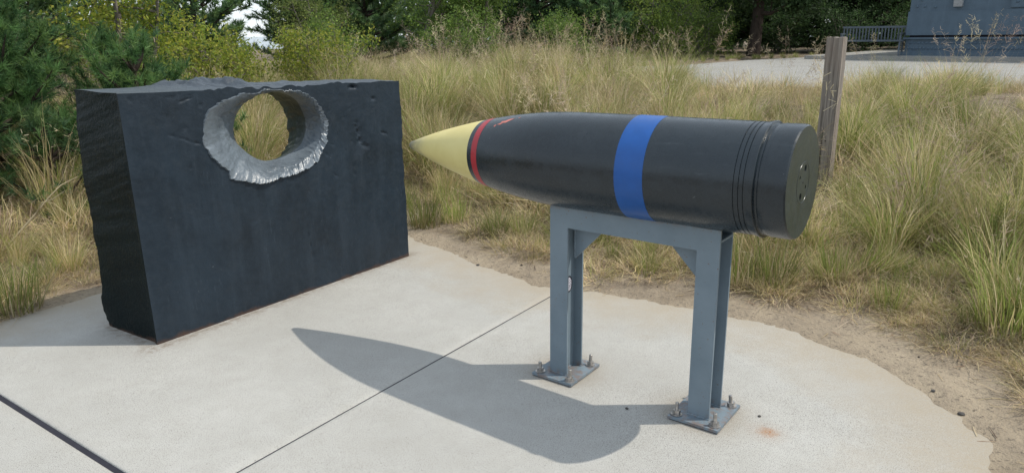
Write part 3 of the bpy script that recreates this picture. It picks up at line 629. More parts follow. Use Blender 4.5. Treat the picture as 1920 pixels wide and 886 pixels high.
for x, z in ((0.22, 1.50), (0.42, 1.50), (0.70, 1.47), (0.32, 1.68), (0.72, 1.70), (0.22, 1.9), (0.42, 1.9), (0.70, 1.93)): rivet(x, 0.03, z)
for x in (2.7, 3.2, 3.7, 4.2): rivet(x, -0.03, 1.55, hatch); rivet(x, -0.03, 2.45, hatch)
bm = bmesh.new(); bm_prism(bm, [(0.0, 1.46), (-0.10, 1.46), (-0.13, 1.60), (-0.16, 1.74), (-0.13, 1.78), (0.0, 1.78)][::-1], 1.18, 1.40, Matrix(((0, 0, 1, 0), (1, 0, 0, 0.029), (0, 1, 0, 0), (0, 0, 0, 1)))); gob('lamp_hood', bm, M_LAMPBOX)
# kerbed pad under the mount
bm = bmesh.new(); cg, sg_ = math.cos(GA), math.sin(GA)
bm_box(bm, (-2.6, -0.9, 0.0), (11, 7.5, 0.11), gm.matrix_basis if False else Matrix.Translation((GP[0], GP[1], PZ)) @ Matrix.Rotation(GA, 4, 'Z'))
tag(obj('pavement_pad', bm_mesh('pavement_pad', bm, bevel=0.01), M_PLAZA), kind='structure')

bench = tag(empty('park_bench', (11.05, 22.65, PZ + 0.11), math.radians(-38)), 'grey park bench with upright back slats left of the gun mount', 'bench')
def bob(nm, lo, hi): b_ = bmesh.new(); bm_box(b_, lo, hi); return obj(nm, bm_mesh(nm, b_, bevel=0.004), M_BENCH, bench)
bob('top_rail', (-0.9, 0.20, 0.80), (0.9, 0.25, 0.86)); bob('lower_rail', (-0.9, 0.20, 0.42), (0.9, 0.25, 0.46))
sl = bob('back_slat', (-0.018, 0.21, 0.46), (0.018, 0.235, 0.80)); sl.location = (-0.86, 0, 0)
for i in range(1, 20): o = sl.copy(); COL.objects.link(o); o.location = (-0.86 + i * 0.0905, 0, 0)
st = bob('seat_slat', (-0.9, -0.02, 0.41), (0.9, 0.05, 0.44)); st.location = (0, -0.24, 0)
for i in range(1, 5): o = st.copy(); COL.objects.link(o); o.location = (0, -0.24 + i * 0.085, 0)
for x in (-0.84, 0.80):
    bob('leg', (x, -0.24, 0), (x + 0.05, -0.19, 0.41)); bob('leg', (x, 0.19, 0), (x + 0.05, 0.25, 0.42)); bob('arm_rest', (x, -0.27, 0.62), (x + 0.05, 0.20, 0.66)); bob('arm_support', (x, -0.24, 0.44), (x + 0.05, -0.19, 0.62))

# leaning square timber post
pb = np.array([2.735, 6.20]); pz = float(ground_z(*pb)) - 0.1
post = tag(empty('timber_post', (pb[0], pb[1], pz), math.radians(-38)), 'weathered grey square timber post standing in the grass behind the shell', 'post')
def post_mesh():
    hgt = 1.478 - pz; zs = np.linspace(0, hgt, 46); hw = 0.067; prof = []
    per = []
    for sx, sy in ((-1, -1), (1, -1), (1, 1), (-1, 1)):
        nx_, ny_ = {(-1, -1): (1, -1), (1, -1): (1, 1), (1, 1): (-1, 1), (-1, 1): (-1, -1)}[(sx, sy)]
        for t in np.linspace(0, 1, 10)[:-1]: per.append((sx + (nx_ - sx) * t, sy + (ny_ - sy) * t))
    per = np.array(per) * hw; n = len(per)
    V = []
    for z in zs:
        d = np.hypot(per[:, 0], per[:, 1]); grow = 1 + 0.0 * z
        gro = 0.0035 * noise(np.arange(n) * 1.3, np.full(n, z * 0.9)) + 0.002 * noise(np.arange(n) * 2.9 + 50, np.full(n, z * 2.0))
        crack = -0.010 * np.exp(-((np.arange(n) - 4.5 - 0.8 * math.sin(z * 2)) / 0.55) ** 2) - 0.006 * np.exp(-((np.arange(n) - 14 - 0.5 * math.sin(z * 3)) / 0.5) ** 2)
        f = 1 + (gro + crack) / hw
        V.append(np.stack([per[:, 0] * f, per[:, 1] * f, np.full(n, z) + (0.006 * noise(per[:, 0] * 60, per[:, 1] * 60) if z == zs[-1] else 0)], 1))
    V = np.concatenate(V + [np.array([[0, 0, hgt - 0.004]])]); m = len(zs)
    i = np.arange(m - 1)[:, None] * n; j = np.arange(n)[None]; k = (j + 1) % n
    Q = np.stack([i + j, i + k, i + n + k, i + n + j], -1).reshape(-1, 4); c = len(V) - 1; jj = np.arange(n)
    Tt = np.stack([(m - 1) * n + jj, (m - 1) * n + (jj + 1) % n, np.full(n, c)], 1)
    me_ = mesh_np('timber', V, [Q, Tt], smooth=True); me_.set_sharp_from_angle(angle=math.radians(40)); return me_
obj('timber', post_mesh(), M_WOOD, post)
for x, z in ((-0.012, 1.16), (0.008, 0.62)):
    V = [(x, -0.0655, z - pz)] + [(x + 0.006 * math.cos(t), -0.0655, z - pz + 0.006 * math.sin(t)) for t in np.linspace(0, 2 * math.pi, 9)[:-1]]
    me = bpy.data.meshes.new('nail_hole'); me.from_pydata(V, [], [(0, 1 + i, 1 + (i + 1) % 8) for i in range(8)]); obj('nail_hole', me, M_HOLE, post)

# ------------------------------------------------------------------ grass
GREEN = [(0.17, 0.235, 0.045), (0.21, 0.27, 0.06), (0.13, 0.19, 0.04), (0.25, 0.30, 0.085)]
STRAW = [(0.56, 0.47, 0.27), (0.66, 0.57, 0.37), (0.47, 0.38, 0.20), (0.56, 0.43, 0.27)]
OLIVE = [(0.28, 0.285, 0.09), (0.35, 0.325, 0.125), (0.23, 0.23, 0.075), (0.40, 0.35, 0.16)]
PINK = [(0.48, 0.36, 0.28), (0.55, 0.44, 0.34), (0.40, 0.29, 0.23)]
def blades(n, r0, length, lean, droop, width, pals, wts, rg, segs=4, base_tan=0.35, wander=0.05):
    """curved tapering blades; returns V, quads, tris, colours, tips (for seed heads)"""
    a = rg.uniform(0, 2 * np.pi, n); r = r0 * np.sqrt(rg.uniform(0, 1, n)); P = np.stack([r * np.cos(a), r * np.sin(a), np.zeros(n)], 1)
    da = a + rg.normal(0, 0.6, n); tilt = np.abs(rg.normal(0, 1, n)) * lean + lean * 0.35 * r / max(r0, 1e-6); L = length * rg.uniform(0.45, 1.1, n); dr = droop * rg.uniform(0.3, 1.6, n)
    side = np.stack([-np.sin(da + rg.normal(0, 0.9, n)), np.cos(da), np.zeros(n)], 1); side /= np.linalg.norm(side, axis=1)[:, None]
    wd = width * rg.uniform(0.6, 1.3, n); V = np.zeros((n, 2 * segs + 1, 3)); pos = P.copy(); cols = np.zeros((n, 2 * segs + 1, 3))
    pk = rg.choice(len(pals), n, p=np.array(wts) / sum(wts)); base = np.array([pals[i][rg.integers(len(pals[i]))] for i in pk]) * rg.uniform(0.8, 1.2, (n, 1))
    tan = np.array([0.36, 0.28, 0.15])
    for s in range(segs + 1):
        t = s / segs; ww = wd * (1 - t) ** 0.7 * 0.5
        if s < segs: V[:, 2 * s] = pos - side * ww[:, None]; V[:, 2 * s + 1] = pos + side * ww[:, None]
        else: V[:, 2 * s] = pos
        f = base_tan * max(0, 1 - t * 3.0); c = 1.12 * base * (1 - f) + tan * f; c = c * (1 - 0.35 * t) + 0.35 * t * (c * 0.6 + tan * 0.4)
        cols[:, 2 * s:2 * s + 2 if s < segs else None] = c[:, None]
        ph = tilt + dr * t ** 1.4; d = np.stack([np.sin(ph) * np.cos(da), np.sin(ph) * np.sin(da), np.cos(ph)], 1) + rg.normal(0, wander, (n, 3))
        pos = pos + d * (L / segs)[:, None]; pos[:, 2] = np.maximum(pos[:, 2], 0.004)
    tip = V[:, -1].copy(); k = 2 * segs + 1; o = np.arange(n)[:, None] * k
    Q = np.concatenate([np.stack([o[:, 0] + 2 * s, o[:, 0] + 2 * s + 1, o[:, 0] + 2 * s + 3, o[:, 0] + 2 * s + 2], 1) for s in range(segs - 1)]); Tt = np.stack([o[:, 0] + 2 * segs - 2, o[:, 0] + 2 * segs - 1, o[:, 0] + 2 * segs], 1)
    return V.reshape(-1, 3), Q, Tt, cols.reshape(-1, 3), V
def seedheads(Vb, segs, rg, nb, blen, col_list, spread=0.8):
    """fine panicles on the upper third of each stalk"""
    n = len(Vb); A = Vb[:, 2 * (segs - 2)]; B = Vb[:, 2 * segs]; t = rg.uniform(0.0, 1.0, (n, nb))
    p = A[:, None] + (B - A)[:, None] * t[..., None]; ax = (B - A); ax /= np.linalg.norm(ax, axis=1)[:, None] + 1e-9
    d = rg.normal(0, spread, (n, nb, 3)) + ax[:, None] * 0.9; d /= np.linalg.norm(d, axis=2)[..., None]
    L = blen * rg.uniform(0.5, 1.2, (n, nb, 1)) * (1.15 - 0.7 * t[..., None]); e = p + d * L; e[..., 2] -= 0.1 * L[..., 0]
    sd = np.cross(d, rg.normal(0, 1, (n, nb, 3))); sd /= np.linalg.norm(sd, axis=2)[..., None] + 1e-9; wv = 0.0011
    V = np.stack([p - sd * wv, p + sd * wv, e + sd * 0.0016, e - sd * 0.0016], 2).reshape(-1, 3); Q = np.arange(len(V)).reshape(-1, 4)
    c = np.array(col_list)[rg.integers(len(col_list), size=n)]; c = np.repeat(c, nb * 4, axis=0) * np.repeat(rg.uniform(0.8, 1.25, n * nb), 4)[:, None]
    return V, Q, c
def join(parts):
    Vs, Qs, Ts, Cs, off = [], [], [], [], 0
    for V, Q, Tt, C in parts:
        Vs.append(V); Cs.append(C)
        if len(Q): Qs.append(Q + off)
        if len(Tt): Ts.append(Tt + off)
        off += len(V)
    return np.concatenate(Vs), [q for q in (np.concatenate(Qs) if Qs else [], np.concatenate(Ts) if Ts else []) if len(q)], np.concatenate(Cs)
def tuft_mesh(kind, seed):
    rg = np.random.default_rng(seed); P = []
    def B(*a, **k): V, Q, Tt, C, Vb = blades(*a, rg=rg, **k); P.append((V, Q, Tt, C)); return Vb, k.get('segs', 4)
    def Hd(Vb, sg, nb, bl, cl, sp=0.8): V, Q, C = seedheads(Vb, sg, rg, nb, bl, cl, sp); P.append((V, Q, np.zeros((0, 3), int), C))
    if kind == 'tan':
        B(230, 0.13, 0.62, 0.32, 0.80, 0.0062, (STRAW, OLIVE, GREEN), (4.5, 3.5, 2.2)); B(24, 0.09, 0.95, 0.26, 0.7, 0.0036, (STRAW, PINK), (3, 1), segs=5); v, s_ = B(9, 0.09, 0.95, 0.24, 0.6, 0.0024, (STRAW,), (1,), segs=6); Hd(v, s_, 9, 0.05, PINK + STRAW)
    elif kind == 'mixed':
        B(240, 0.14, 0.58, 0.38, 1.0, 0.0064, (OLIVE, GREEN, STRAW), (3.5, 5, 2.2)); B(18, 0.1, 0.88, 0.3, 0.9, 0.0036, (STRAW, OLIVE), (2, 1), segs=5); v, s_ = B(6, 0.1, 0.95, 0.24, 0.7, 0.0024, (STRAW, OLIVE), (2, 1), segs=6); Hd(v, s_, 10, 0.06, PINK)
    elif kind == 'green':
        B(270, 0.15, 0.58, 0.42, 1.15, 0.0066, (GREEN, OLIVE, STRAW), (7, 2.0, 1.0)); B(18, 0.1, 0.88, 0.32, 1.0, 0.0036, (STRAW, OLIVE), (1, 1), segs=5)
    elif kind == 'upright':
        B(200, 0.12, 0.32, 0.24, 0.45, 0.0050, (GREEN, [(0.22, 0.29, 0.06), (0.28, 0.33, 0.09)], STRAW, OLIVE), (4, 3, 2.0, 2.0), base_tan=0.6); B(60, 0.12, 0.2, 0.5, 0.8, 0.0035, (STRAW,), (1,))
    elif kind == 'thatch':
        B(190, 0.17, 0.30, 0.85, 1.0, 0.0046, (STRAW, PINK, OLIVE), (5, 1.5, 1), wander=0.22); B(30, 0.1, 0.28, 0.3, 0.7, 0.004, (OLIVE, GREEN), (2, 1))
    elif kind == 'plume':
        B(200, 0.13, 0.55, 0.37, 0.95, 0.0060, (OLIVE, GREEN, STRAW), (4, 2, 3)); v, s_ = B(22, 0.10, 1.1, 0.24, 0.62, 0.0024, (STRAW, PINK), (3, 2), segs=6); Hd(v, s_, 16, 0.085, PINK, 0.9)
    elif kind == 'fountain':
        B(430, 0.12, 0.85, 0.42, 1.35, 0.0062, (GREEN, OLIVE, STRAW), (5, 4, 2.2), segs=5); B(60, 0.10, 0.95, 0.3, 0.9, 0.004, (STRAW, OLIVE), (3, 1), segs=5); B(70, 0.16, 0.35, 0.8, 1.0, 0.0045, (STRAW, PINK), (3, 1), wander=0.15)
    elif kind == 'stem':
        v, s_ = B(5, 0.05, 1.25, 0.16, 0.55, 0.0032, (STRAW, PINK), (2, 1), segs=7, wander=0.04); Hd(v, s_, 26, 0.09, PINK + STRAW, 0.9); B(30, 0.06, 0.5, 0.3, 0.8, 0.005, (OLIVE, GREEN), (1, 1))
    V, F, C = join(P); m_ = mesh_np('grass_' + kind, V, F, C); m_.materials.append(M_GRASS); return m_
KINDS = ['fountain', 'green', 'mixed', 'plume', 'stem', 'tan', 'thatch', 'upright']
PROTO = {}
gcol = bpy.data.collections.new('grass_clumps')            # source clumps for the scatter, in name order
for ki, kd in enumerate(KINDS):
    for v in range(3):
        o = bpy.data.objects.new('grass_clump_%d%d' % (ki, v), tuft_mesh(kd, 100 + ki * 10 + v)); gcol.objects.link(o); PROTO[(kd, v)] = ki * 3 + v; PROTO[(kd, v, 'me')] = o.data

def scatter(name, pts, rot, scl, idx, coll, label=None):
    me_ = bpy.data.meshes.new(name); me_.vertices.add(len(pts)); me_.vertices.foreach_set('co', np.asarray(pts, np.float32).ravel())
    for nm, typ, val in (('rot', 'FLOAT_VECTOR', rot), ('scl', 'FLOAT_VECTOR', scl)):
        q = me_.attributes.new(nm, typ, 'POINT'); q.data.foreach_set('vector', np.asarray(val, np.float32).ravel())
    q = me_.attributes.new('idx', 'INT', 'POINT'); q.data.foreach_set('value', np.asarray(idx, np.int32))
    ng = bpy.data.node_groups.new(name, 'GeometryNodeTree'); ng.interface.new_socket('Geometry', in_out='INPUT', socket_type='NodeSocketGeometry'); ng.interface.new_socket('Geometry', in_out='OUTPUT', socket_type='NodeSocketGeometry')
    N = ng.nodes; gi = N.new('NodeGroupInput'); go = N.new('NodeGroupOutput'); ip = N.new('GeometryNodeInstanceOnPoints'); ci = N.new('GeometryNodeCollectionInfo')
    ci.inputs['Collection'].default_value = coll; ci.inputs['Separate Children'].default_value = True; ci.inputs['Reset Children'].default_value = True; ip.inputs['Pick Instance'].default_value = True
    def na(nm, typ): a_ = N.new('GeometryNodeInputNamedAttribute'); a_.data_type = typ; a_.inputs[0].default_value = nm; return a_.outputs[0]
    Lk = ng.links.new; Lk(gi.outputs[0], ip.inputs['Points']); Lk(ci.outputs[0], ip.inputs['Instance']); Lk(na('idx', 'INT'), ip.inputs['Instance Index']); Lk(na('rot', 'FLOAT_VECTOR'), ip.inputs['Rotation']); Lk(na('scl', 'FLOAT_VECTOR'), ip.inputs['Scale']); Lk(ip.outputs[0], go.inputs[0])
    o = obj(name, me_); md = o.modifiers.new('scatter', 'NODES'); md.node_group = ng
    return o

def scatter_points(spacing, x0, x1, y0, y1, rg, far_grow=0.0):
    gx_, gy_ = np.meshgrid(np.arange(x0, x1, spacing), np.arange(y0, y1, spacing)); x = gx_.ravel() + rg.uniform(-.5, .5, gx_.size) * spacing; y = gy_.ravel() + rg.uniform(-.5, .5, gx_.size) * spacing
    return x, y
def in_view(x, y, pad=1.5):      # generous wedge round the view: the land beyond it is never seen
    return np.abs(x) < 0.86 * y + 2.5 + pad
PBK = [(-2.25, 3.9), (-1.8, 3.45), (-0.7, 4.95), (-1.15, 5.3)]
def blocked(x, y):
    up_, vp_ = (x - PB[0]) * E1[0] + (y - PB[1]) * E1[1], (x - PB[0]) * -E2[0] + (y - PB[1]) * -E2[1]
    return (up_ > -0.12) & (up_ < PL + 0.12) & (vp_ > -0.1) & (vp_ < PD + 0.12)
rg = np.random.default_rng(21)
pts, rot, scl, idx = [], [], [], []
def put(x, y, kind, s, tilt=0.24, sz=1.0, wob=0.03):
    n = len(x); z = ground_z(x, y) - 0.01; pts.append(np.stack([x, y, z], 1)); rot.append(np.stack([rg.normal(0, tilt, n) , rg.normal(0, tilt, n), rg.uniform(0, 6.28, n)], 1))
    scl.append(np.stack([s, s, s * sz], 1)); idx.append(np.array([PROTO[(k_, v_)] for k_, v_ in zip(kind, rg.integers(0, 3, n))]))
# tall grass, in drifts of green and straw
for spc, lo, hi in ((0.29, 0, 8.5), (0.38, 8.5, 15), (0.55, 15, 34)):
    x, y = scatter_points(spc, -26, 22, 1.2, 34, rg); d = np.hypot(x, y); s = edge_sd(x, y); psd = plaza_sd(x, y)
    drift = fbm(x * 0.5 + 3, y * 0.5, o=3); fine_ = fbm(x * 1.7, y * 1.7 + 8, o=2)
    lim = np.where(to_uv(x, y)[1] < -2.3, 0.42, 0.90) + 0.32 * fbm(x * 1.3 + 30, y * 1.3, o=2)
    keep = (d >= lo) & (d < hi) & in_view(x, y) & (s > lim) & (psd > np.where(y > 17, 0.2, 0.35)) & ~blocked(x, y) & (rg.uniform(0, 1, len(x)) < np.where(fine_ > -0.12, 0.88, 0.28)) & ~((np.abs(x - pb[0] * y / pb[1]) < 0.24) & (y > 5.0) & (y < 6.4))
    keep &= ~((y > 27) & (x > 9))
    x, y, d, s, drift = x[keep], y[keep], d[keep], s[keep], drift[keep]
    rr = 0.06 + rg.uniform(0, 1, len(x)) * 0.8 + 1.15 * drift; dry = sstep(-3, 2, x) * sstep(6.5, 9, d) * sstep(6, 3, x)
    rr = rr - 0.42 * dry + 0.36 * sstep(0.3, 0.45, x / y)
    kind = np.where(rr > 0.70, 'green', np.where(rr > 0.40, 'mixed', np.where(rr > 0.36, 'plume', 'tan')))
    sc = (0.55 + 0.75 * rg.uniform(0, 1, len(x)) ** 1.6) * (0.55 + 0.45 * sstep(0.5, 1.6, s)) * (1 + 0.10 * sstep(7, 11, d) * sstep(4, 0, x))
    az = x / y; dep = np.interp(az, [-0.6, -0.32, -0.2, 0.03, 0.20, 0.235, 0.26, 0.455, 0.475, 0.62, 0.66, 0.9], [60, 55, 34, 8, 26, 40, 108, 108, 62, 66, 100, 100]) / 1346 + 0.008 * noise(az * 22, 0 * az)
    zt = 1.55 - dep * d + np.abs(rg.normal(0, 0.10, len(x))) - 0.05 + 0.25 * (rg.uniform(0, 1, len(x)) > 0.93); cap = (zt - ground_z(x, y)) / 0.72; cap = np.where(y > 15, np.maximum(cap, 0.35), cap)
    lawn = (y > 19) & (x > 2.0); kind = np.where(lawn, 'green', kind); sc = np.where(lawn, sc * 0.6, sc)
    sc = np.minimum(sc, cap); ok = sc > 0.16
    put(x[ok], y[ok], kind[ok], np.maximum(sc[ok], 0.25))
# big arching tussocks standing out of the rest
x, y = scatter_points(0.85, -8, 9, 4, 12, rg); d = np.hypot(x, y); az = x / y; keep = (edge_sd(x, y) > 1.25) & in_view(x, y) & (plaza_sd(x, y) > 0.5) & ~blocked(x, y) & (rg.uniform(0, 1, len(x)) < 0.75) & ~((np.abs(x - pb[0] * y / pb[1]) < 0.5) & (y > 4.6) & (y < 6.5)); x, y, d, az = x[keep], y[keep], d[keep], az[keep]
dep = np.interp(az, [-0.6, -0.32, -0.2, 0.03, 0.20, 0.235, 0.26, 0.455, 0.475, 0.62, 0.66, 0.9], [60, 55, 26, 2, 18, 40, 100, 100, 56, 60, 95, 95]) / 1346
sc = np.minimum(rg.uniform(0.75, 1.2, len(x)), (1.55 - dep * d + 0.05 - ground_z(x, y)) / 0.68); ok = sc > 0.3
put(x[ok], y[ok], np.full(ok.sum(), 'fountain'), sc[ok], 0.15)
# taller flowering stems here and there
x = rg.uniform(-5, 9, 900); y = rg.uniform(5, 12, 900); az = x / y; d = np.hypot(x, y)
want = np.interp(az, [-0.3, 0.0, 0.06, 0.12, 0.3, 0.36, 0.40, 0.47, 0.70, 0.8], [0.10, 0.26, 0.42, 0.22, 0.01, 0.08, 0.02, 0.10, 0.07, 0.03])
ok = (rg.uniform(0, 1, 900) < want) & (edge_sd(x, y) > 1.4) & (plaza_sd(x, y) > 0.5) & in_view(x, y, 0); x, y = x[ok], y[ok]
put(x, y, np.full(len(x), 'stem'), rg.uniform(0.65, 1.0, len(x)), 0.14)
# thatch along the margin and under the tall grass
x, y = scatter_points(0.17, -6, 6, 1.6, 8, rg); s = edge_sd(x, y); keep = (s > np.where(to_uv(x, y)[1] < -2.3, 0.08, 0.48) + 0.5 * fbm(x * 1.5 + 4, y * 1.5, o=2)) & (s < 2.4) & in_view(x, y) & ~blocked(x, y) & (rg.uniform(0, 1, len(x)) < 0.8); x, y = x[keep], y[keep]
put(x, y, np.full(len(x), 'thatch'), rg.uniform(0.4, 1.05, len(x)), 0.15, 0.6)
x, y = scatter_points(0.12, 0.6, 4.2, 1.8, 5.4, rg); s = edge_sd(x, y); keep = (s > 0.50 + 0.5 * fbm(x * 1.8 + 70, y * 1.8, o=3)) & (s < 1.0) & in_view(x, y) & (rg.uniform(0, 1, len(x)) < 0.7); x, y = x[keep], y[keep]
put(x, y, np.full(len(x), 'thatch'), rg.uniform(0.35, 0.9, len(x)), 0.2, 0.45)
x, y = scatter_points(0.42, -9, 9, 4, 11.5, rg); keep = (edge_sd(x, y) > 1.0) & in_view(x, y) & (plaza_sd(x, y) > 0.3) & ~blocked(x, y) & (fbm(x * 0.9 + 50, y * 0.9, o=2) > -0.1); x, y = x[keep], y[keep]
put(x, y, np.full(len(x), 'thatch'), rg.uniform(0.9, 1.7, len(x)), 0.3, 0.85)
x, y = scatter_points(0.55, -6, 6, 1.6, 8, rg); s = edge_sd(x, y); keep = (s > np.where(to_uv(x, y)[1] < -2.3, 0.3, 0.7) + 0.25 * fbm(x * 1.5 + 14, y * 1.5, o=2)) & (s < 1.5) & in_view(x, y) & ~blocked(x, y); x, y = x[keep], y[keep]
put(x, y, np.full(len(x), 'upright'), rg.uniform(0.5, 1.0, len(x)))
g = scatter('tall_grass', np.concatenate(pts), np.concatenate(rot), np.concatenate(scl), np.concatenate(idx), gcol)
tag(g, 'tall mixed green and straw-coloured bunch grass covering the sandy ground', 'grass', kind='stuff')
print('grass clumps', sum(len(p) for p in pts))

# single tufts that stand out at the sand's edge
def tuft(x, y, kind, v, s, label, rz=0.0, sz=1.0):
    o = obj('grass_tuft', PROTO[(kind, v, 'me')]); o.location = (x, y, float(ground_z(x, y)) - 0.01); o.scale = (s, s, s * sz); o.rotation_euler = (0, 0, rz); return tag(o, label, 'grass tuft', 'grass tufts along the sand')
TUFTS = [(-0.72, 5.80, 'upright', 0, 1.25, 'bright green upright grass tuft beside the right end of the armour plate', 0.3), (-0.47, 5.86, 'upright', 1, 1.0, 'smaller green grass tuft right of the one beside the armour plate', 1.3),
         (-0.12, 5.46, 'green', 0, 0.62, 'bushy green grass tuft on the sand below the shell nose', 2.0, 0.85), (0.89, 4.50, 'upright', 2, 0.62, 'small sparse grass tuft seen between the stand legs', 0.5), (0.72, 4.80, 'upright', 0, 0.5, 'tiny yellow-green grass tuft right behind the left stand gusset', 1.0),
         (1.40, 4.26, 'upright', 1, 1.15, 'green upright grass tuft just right of the right stand leg', 0.0), (1.62, 4.22, 'upright', 2, 1.15, 'green upright grass tuft under the base of the shell', 2.2),
         (2.10, 3.74, 'upright', 0, 0.75, 'lone short green tuft in dry thatch at right', 0.7), (2.52, 3.34, 'upright', 1, 1.3, 'bright green upright tuft at the right edge of the picture', 1.7), (2.66, 3.55, 'green', 2, 0.7, 'drooping grass tuft behind the bright tuft at the right edge', 1.7),
         (-2.97, 4.00, 'upright', 2, 1.25, 'bright green tuft at the left edge above the shaded concrete', 0.2), (2.60, 4.72, 'fountain', 1, 0.85, 'large fountain-shaped green bunch of grass right of the shell base', 0.6), (3.10, 4.50, 'fountain', 0, 0.9, 'large drooping green bunch of grass at far right', 2.6),
         (2.44, 5.05, 'mixed', 1, 0.62, 'olive bunch of grass in front of the timber post', 0.9)]
for a_ in TUFTS: tuft(*a_)

# ------------------------------------------------------------------ litter and pebbles
def litter():
    rg = np.random.default_rng(5); n = 20000; x = rg.uniform(-4.0, 4.2, n); y = rg.uniform(2.0, 7.5, n); s = edge_sd(x, y)
    k = (s > 0.03) & (s < 1.7) & (rg.uniform(0, 1, n) < 0.07 + 0.93 * sstep(0.15, 0.75, s + 0.5 * fbm(x * 2.2, y * 2.2))) & ~blocked(x, y); x, y = x[k], y[k]; n = len(x)
    z = ground_z(x, y) + 0.004; a = rg.uniform(0, 6.28, n); L = 0.012 + 0.10 * rg.uniform(0, 1, n) ** 1.7; wd = rg.uniform(0.0012, 0.0028, n); z = z + 0.03 * rg.uniform(0, 1, n) * sstep(0.5, 1.0, edge_sd(x, y))
    d = np.stack([np.cos(a), np.sin(a), rg.normal(0, 0.12, n)], 1); sd = np.stack([-np.sin(a), np.cos(a), np.zeros(n)], 1); c = np.stack([x, y, z], 1)
    L = np.where(edge_sd(x, y) < 0.5, np.minimum(L, 0.035), L)
    V = np.stack([c - d * L[:, None] - sd * wd[:, None], c - d * L[:, None] + sd * wd[:, None], c + d * L[:, None] + sd * wd[:, None] * 0.5, c + d * L[:, None] - sd * wd[:, None] * 0.5], 1)
    V[:, :, 2] = np.maximum(V[:, :, 2], z[:, None] - 0.001)
    pal = np.array([(0.09, 0.065, 0.05), (0.42, 0.33, 0.20), (0.30, 0.19, 0.13), (0.50, 0.42, 0.28)]); C = pal[rg.choice(4, n, p=(0.25, 0.35, 0.18, 0.22))]
    me_ = mesh_np('straw_litter', V.reshape(-1, 3), np.arange(4 * n).reshape(-1, 4), np.repeat(C, 4, axis=0))
    tag(obj('straw_litter', me_, M_GRASS), 'loose dry stems and twigs scattered on the sand', 'litter', kind='stuff')
    # crumbs of dark grit
    n = 900; x = rg.uniform(-3.2, 3.2, n); y = rg.uniform(2.0, 6.5, n); s = edge_sd(x, y); k = (s > -0.05) & (s < 0.9) & ~blocked(x, y) & (rg.uniform(0, 1, n) < 0.1 + 0.9 * sstep(0, 0.4, s)); x, y = x[k], y[k]; n = len(x)
    r = 0.003 + 0.007 * rg.uniform(0, 1, n) ** 4; z = np.maximum(ground_z(x, y), 0) + r * 0.4
    oc = np.array([(1, 0, 0), (-1, 0, 0), (0, 1, 0), (0, -1, 0), (0, 0, 0.7), (0, 0, -0.7)]); V = np.stack([x, y, z], 1)[:, None] + oc[None] * r[:, None, None] * rg.uniform(0.6, 1.4, (n, 6, 1))
    f = np.array([(0, 2, 4), (2, 1, 4), (1, 3, 4), (3, 0, 4), (2, 0, 5), (1, 2, 5), (3, 1, 5), (0, 3, 5)]); F = (np.arange(n)[:, None, None] * 6 + f[None]).reshape(-1, 3)
    C = np.array([(0.07, 0.06, 0.055), (0.16, 0.13, 0.10), (0.4, 0.36, 0.3)])[rg.choice(3, n, p=(0.6, 0.3, 0.1))]
    tag(obj('grit', mesh_np('grit', V.reshape(-1, 3), F, np.repeat(C, 6, axis=0)), M_GRASS), 'small dark crumbs of grit lying on the sand', 'grit', kind='stuff')
litter()
def pebble(x, y, r, label, seed):
    bm = bmesh.new(); bmesh.ops.create_icosphere(bm, subdivisions=2, radius=r); rg = np.random.default_rng(seed)
    for v in bm.verts: v.co *= 1 + 0.25 * float(noise(v.co.x / r * 1.3 + seed, v.co.y / r * 1.3, v.co.z / r * 1.3)); v.co.z *= 0.6; v.co.x *= 1.3
    o = obj('pebble', bm_mesh('pebble', bm, smooth=True, angle=50), M_STONE); o.location = (x, y, max(float(ground_z(x, y)), 0) + r * 0.35); o.rotation_euler = (0, 0, seed); tag(o, label, 'pebble', 'dark pebbles')
pebble(1.02, 2.67, 0.006, 'tiny dark pebble on the concrete beside the rust stain', 1); pebble(0.48, 2.75, 0.006, 'tiny dark pebble on the concrete at the edge of the shell shadow', 2)
pebble(1.855, 2.66, 0.011, 'dark pebble on the sand at the lower right', 3); pebble(1.845, 2.85, 0.008, 'smaller dark pebble on the sand above the lower right one', 4); pebble(-0.24, 4.75, 0.011, 'dark pebble on the sand between plate and stand', 5)

# ------------------------------------------------------------------ trees and shrubs
def needle_mesh(P, D, rg, nn, nl, wd, cols, spread):
    n = len(P); d = D[:, None] * 0.75 + rg.normal(0, spread, (n, nn, 3)); d /= np.linalg.norm(d, axis=2)[..., None]
    st = P[:, None] - D[:, None] * (rg.uniform(0, 0.9, (n, nn, 1)) * nl * 0.7); e = st + d * (nl * rg.uniform(0.6, 1.15, (n, nn, 1)))
    s = np.cross(d, rg.normal(0, 1, (n, nn, 3))); s /= np.linalg.norm(s, axis=2)[..., None] + 1e-9
    V = np.stack([st - s * wd / 2, st + s * wd / 2, e], 2).reshape(-1, 3)
    c = 1.3 * cols[rg.integers(len(cols), size=n)] * rg.uniform(0.65, 1.35, (n, 1)); c = np.repeat(c, nn * 3, axis=0) * np.repeat(rg.uniform(0.8, 1.25, n * nn), 3)[:, None]
    return V, np.arange(len(V)).reshape(-1, 3), c
def bent(p0, d0, L, rg, n=6, curl=(0, 0, 0.1), wob=0.10):
    P = [np.array(p0, float)]; d = np.array(d0, float); d /= np.linalg.norm(d)
    for i in range(n - 1): d = d + np.array(curl) / n + rg.normal(0, wob, 3); d /= np.linalg.norm(d); P.append(P[-1] + d * L / (n - 1))
    return np.array(P)
PINE = np.array([(0.07, 0.13, 0.055), (0.095, 0.165, 0.06), (0.055, 0.105, 0.05), (0.125, 0.19, 0.07)])
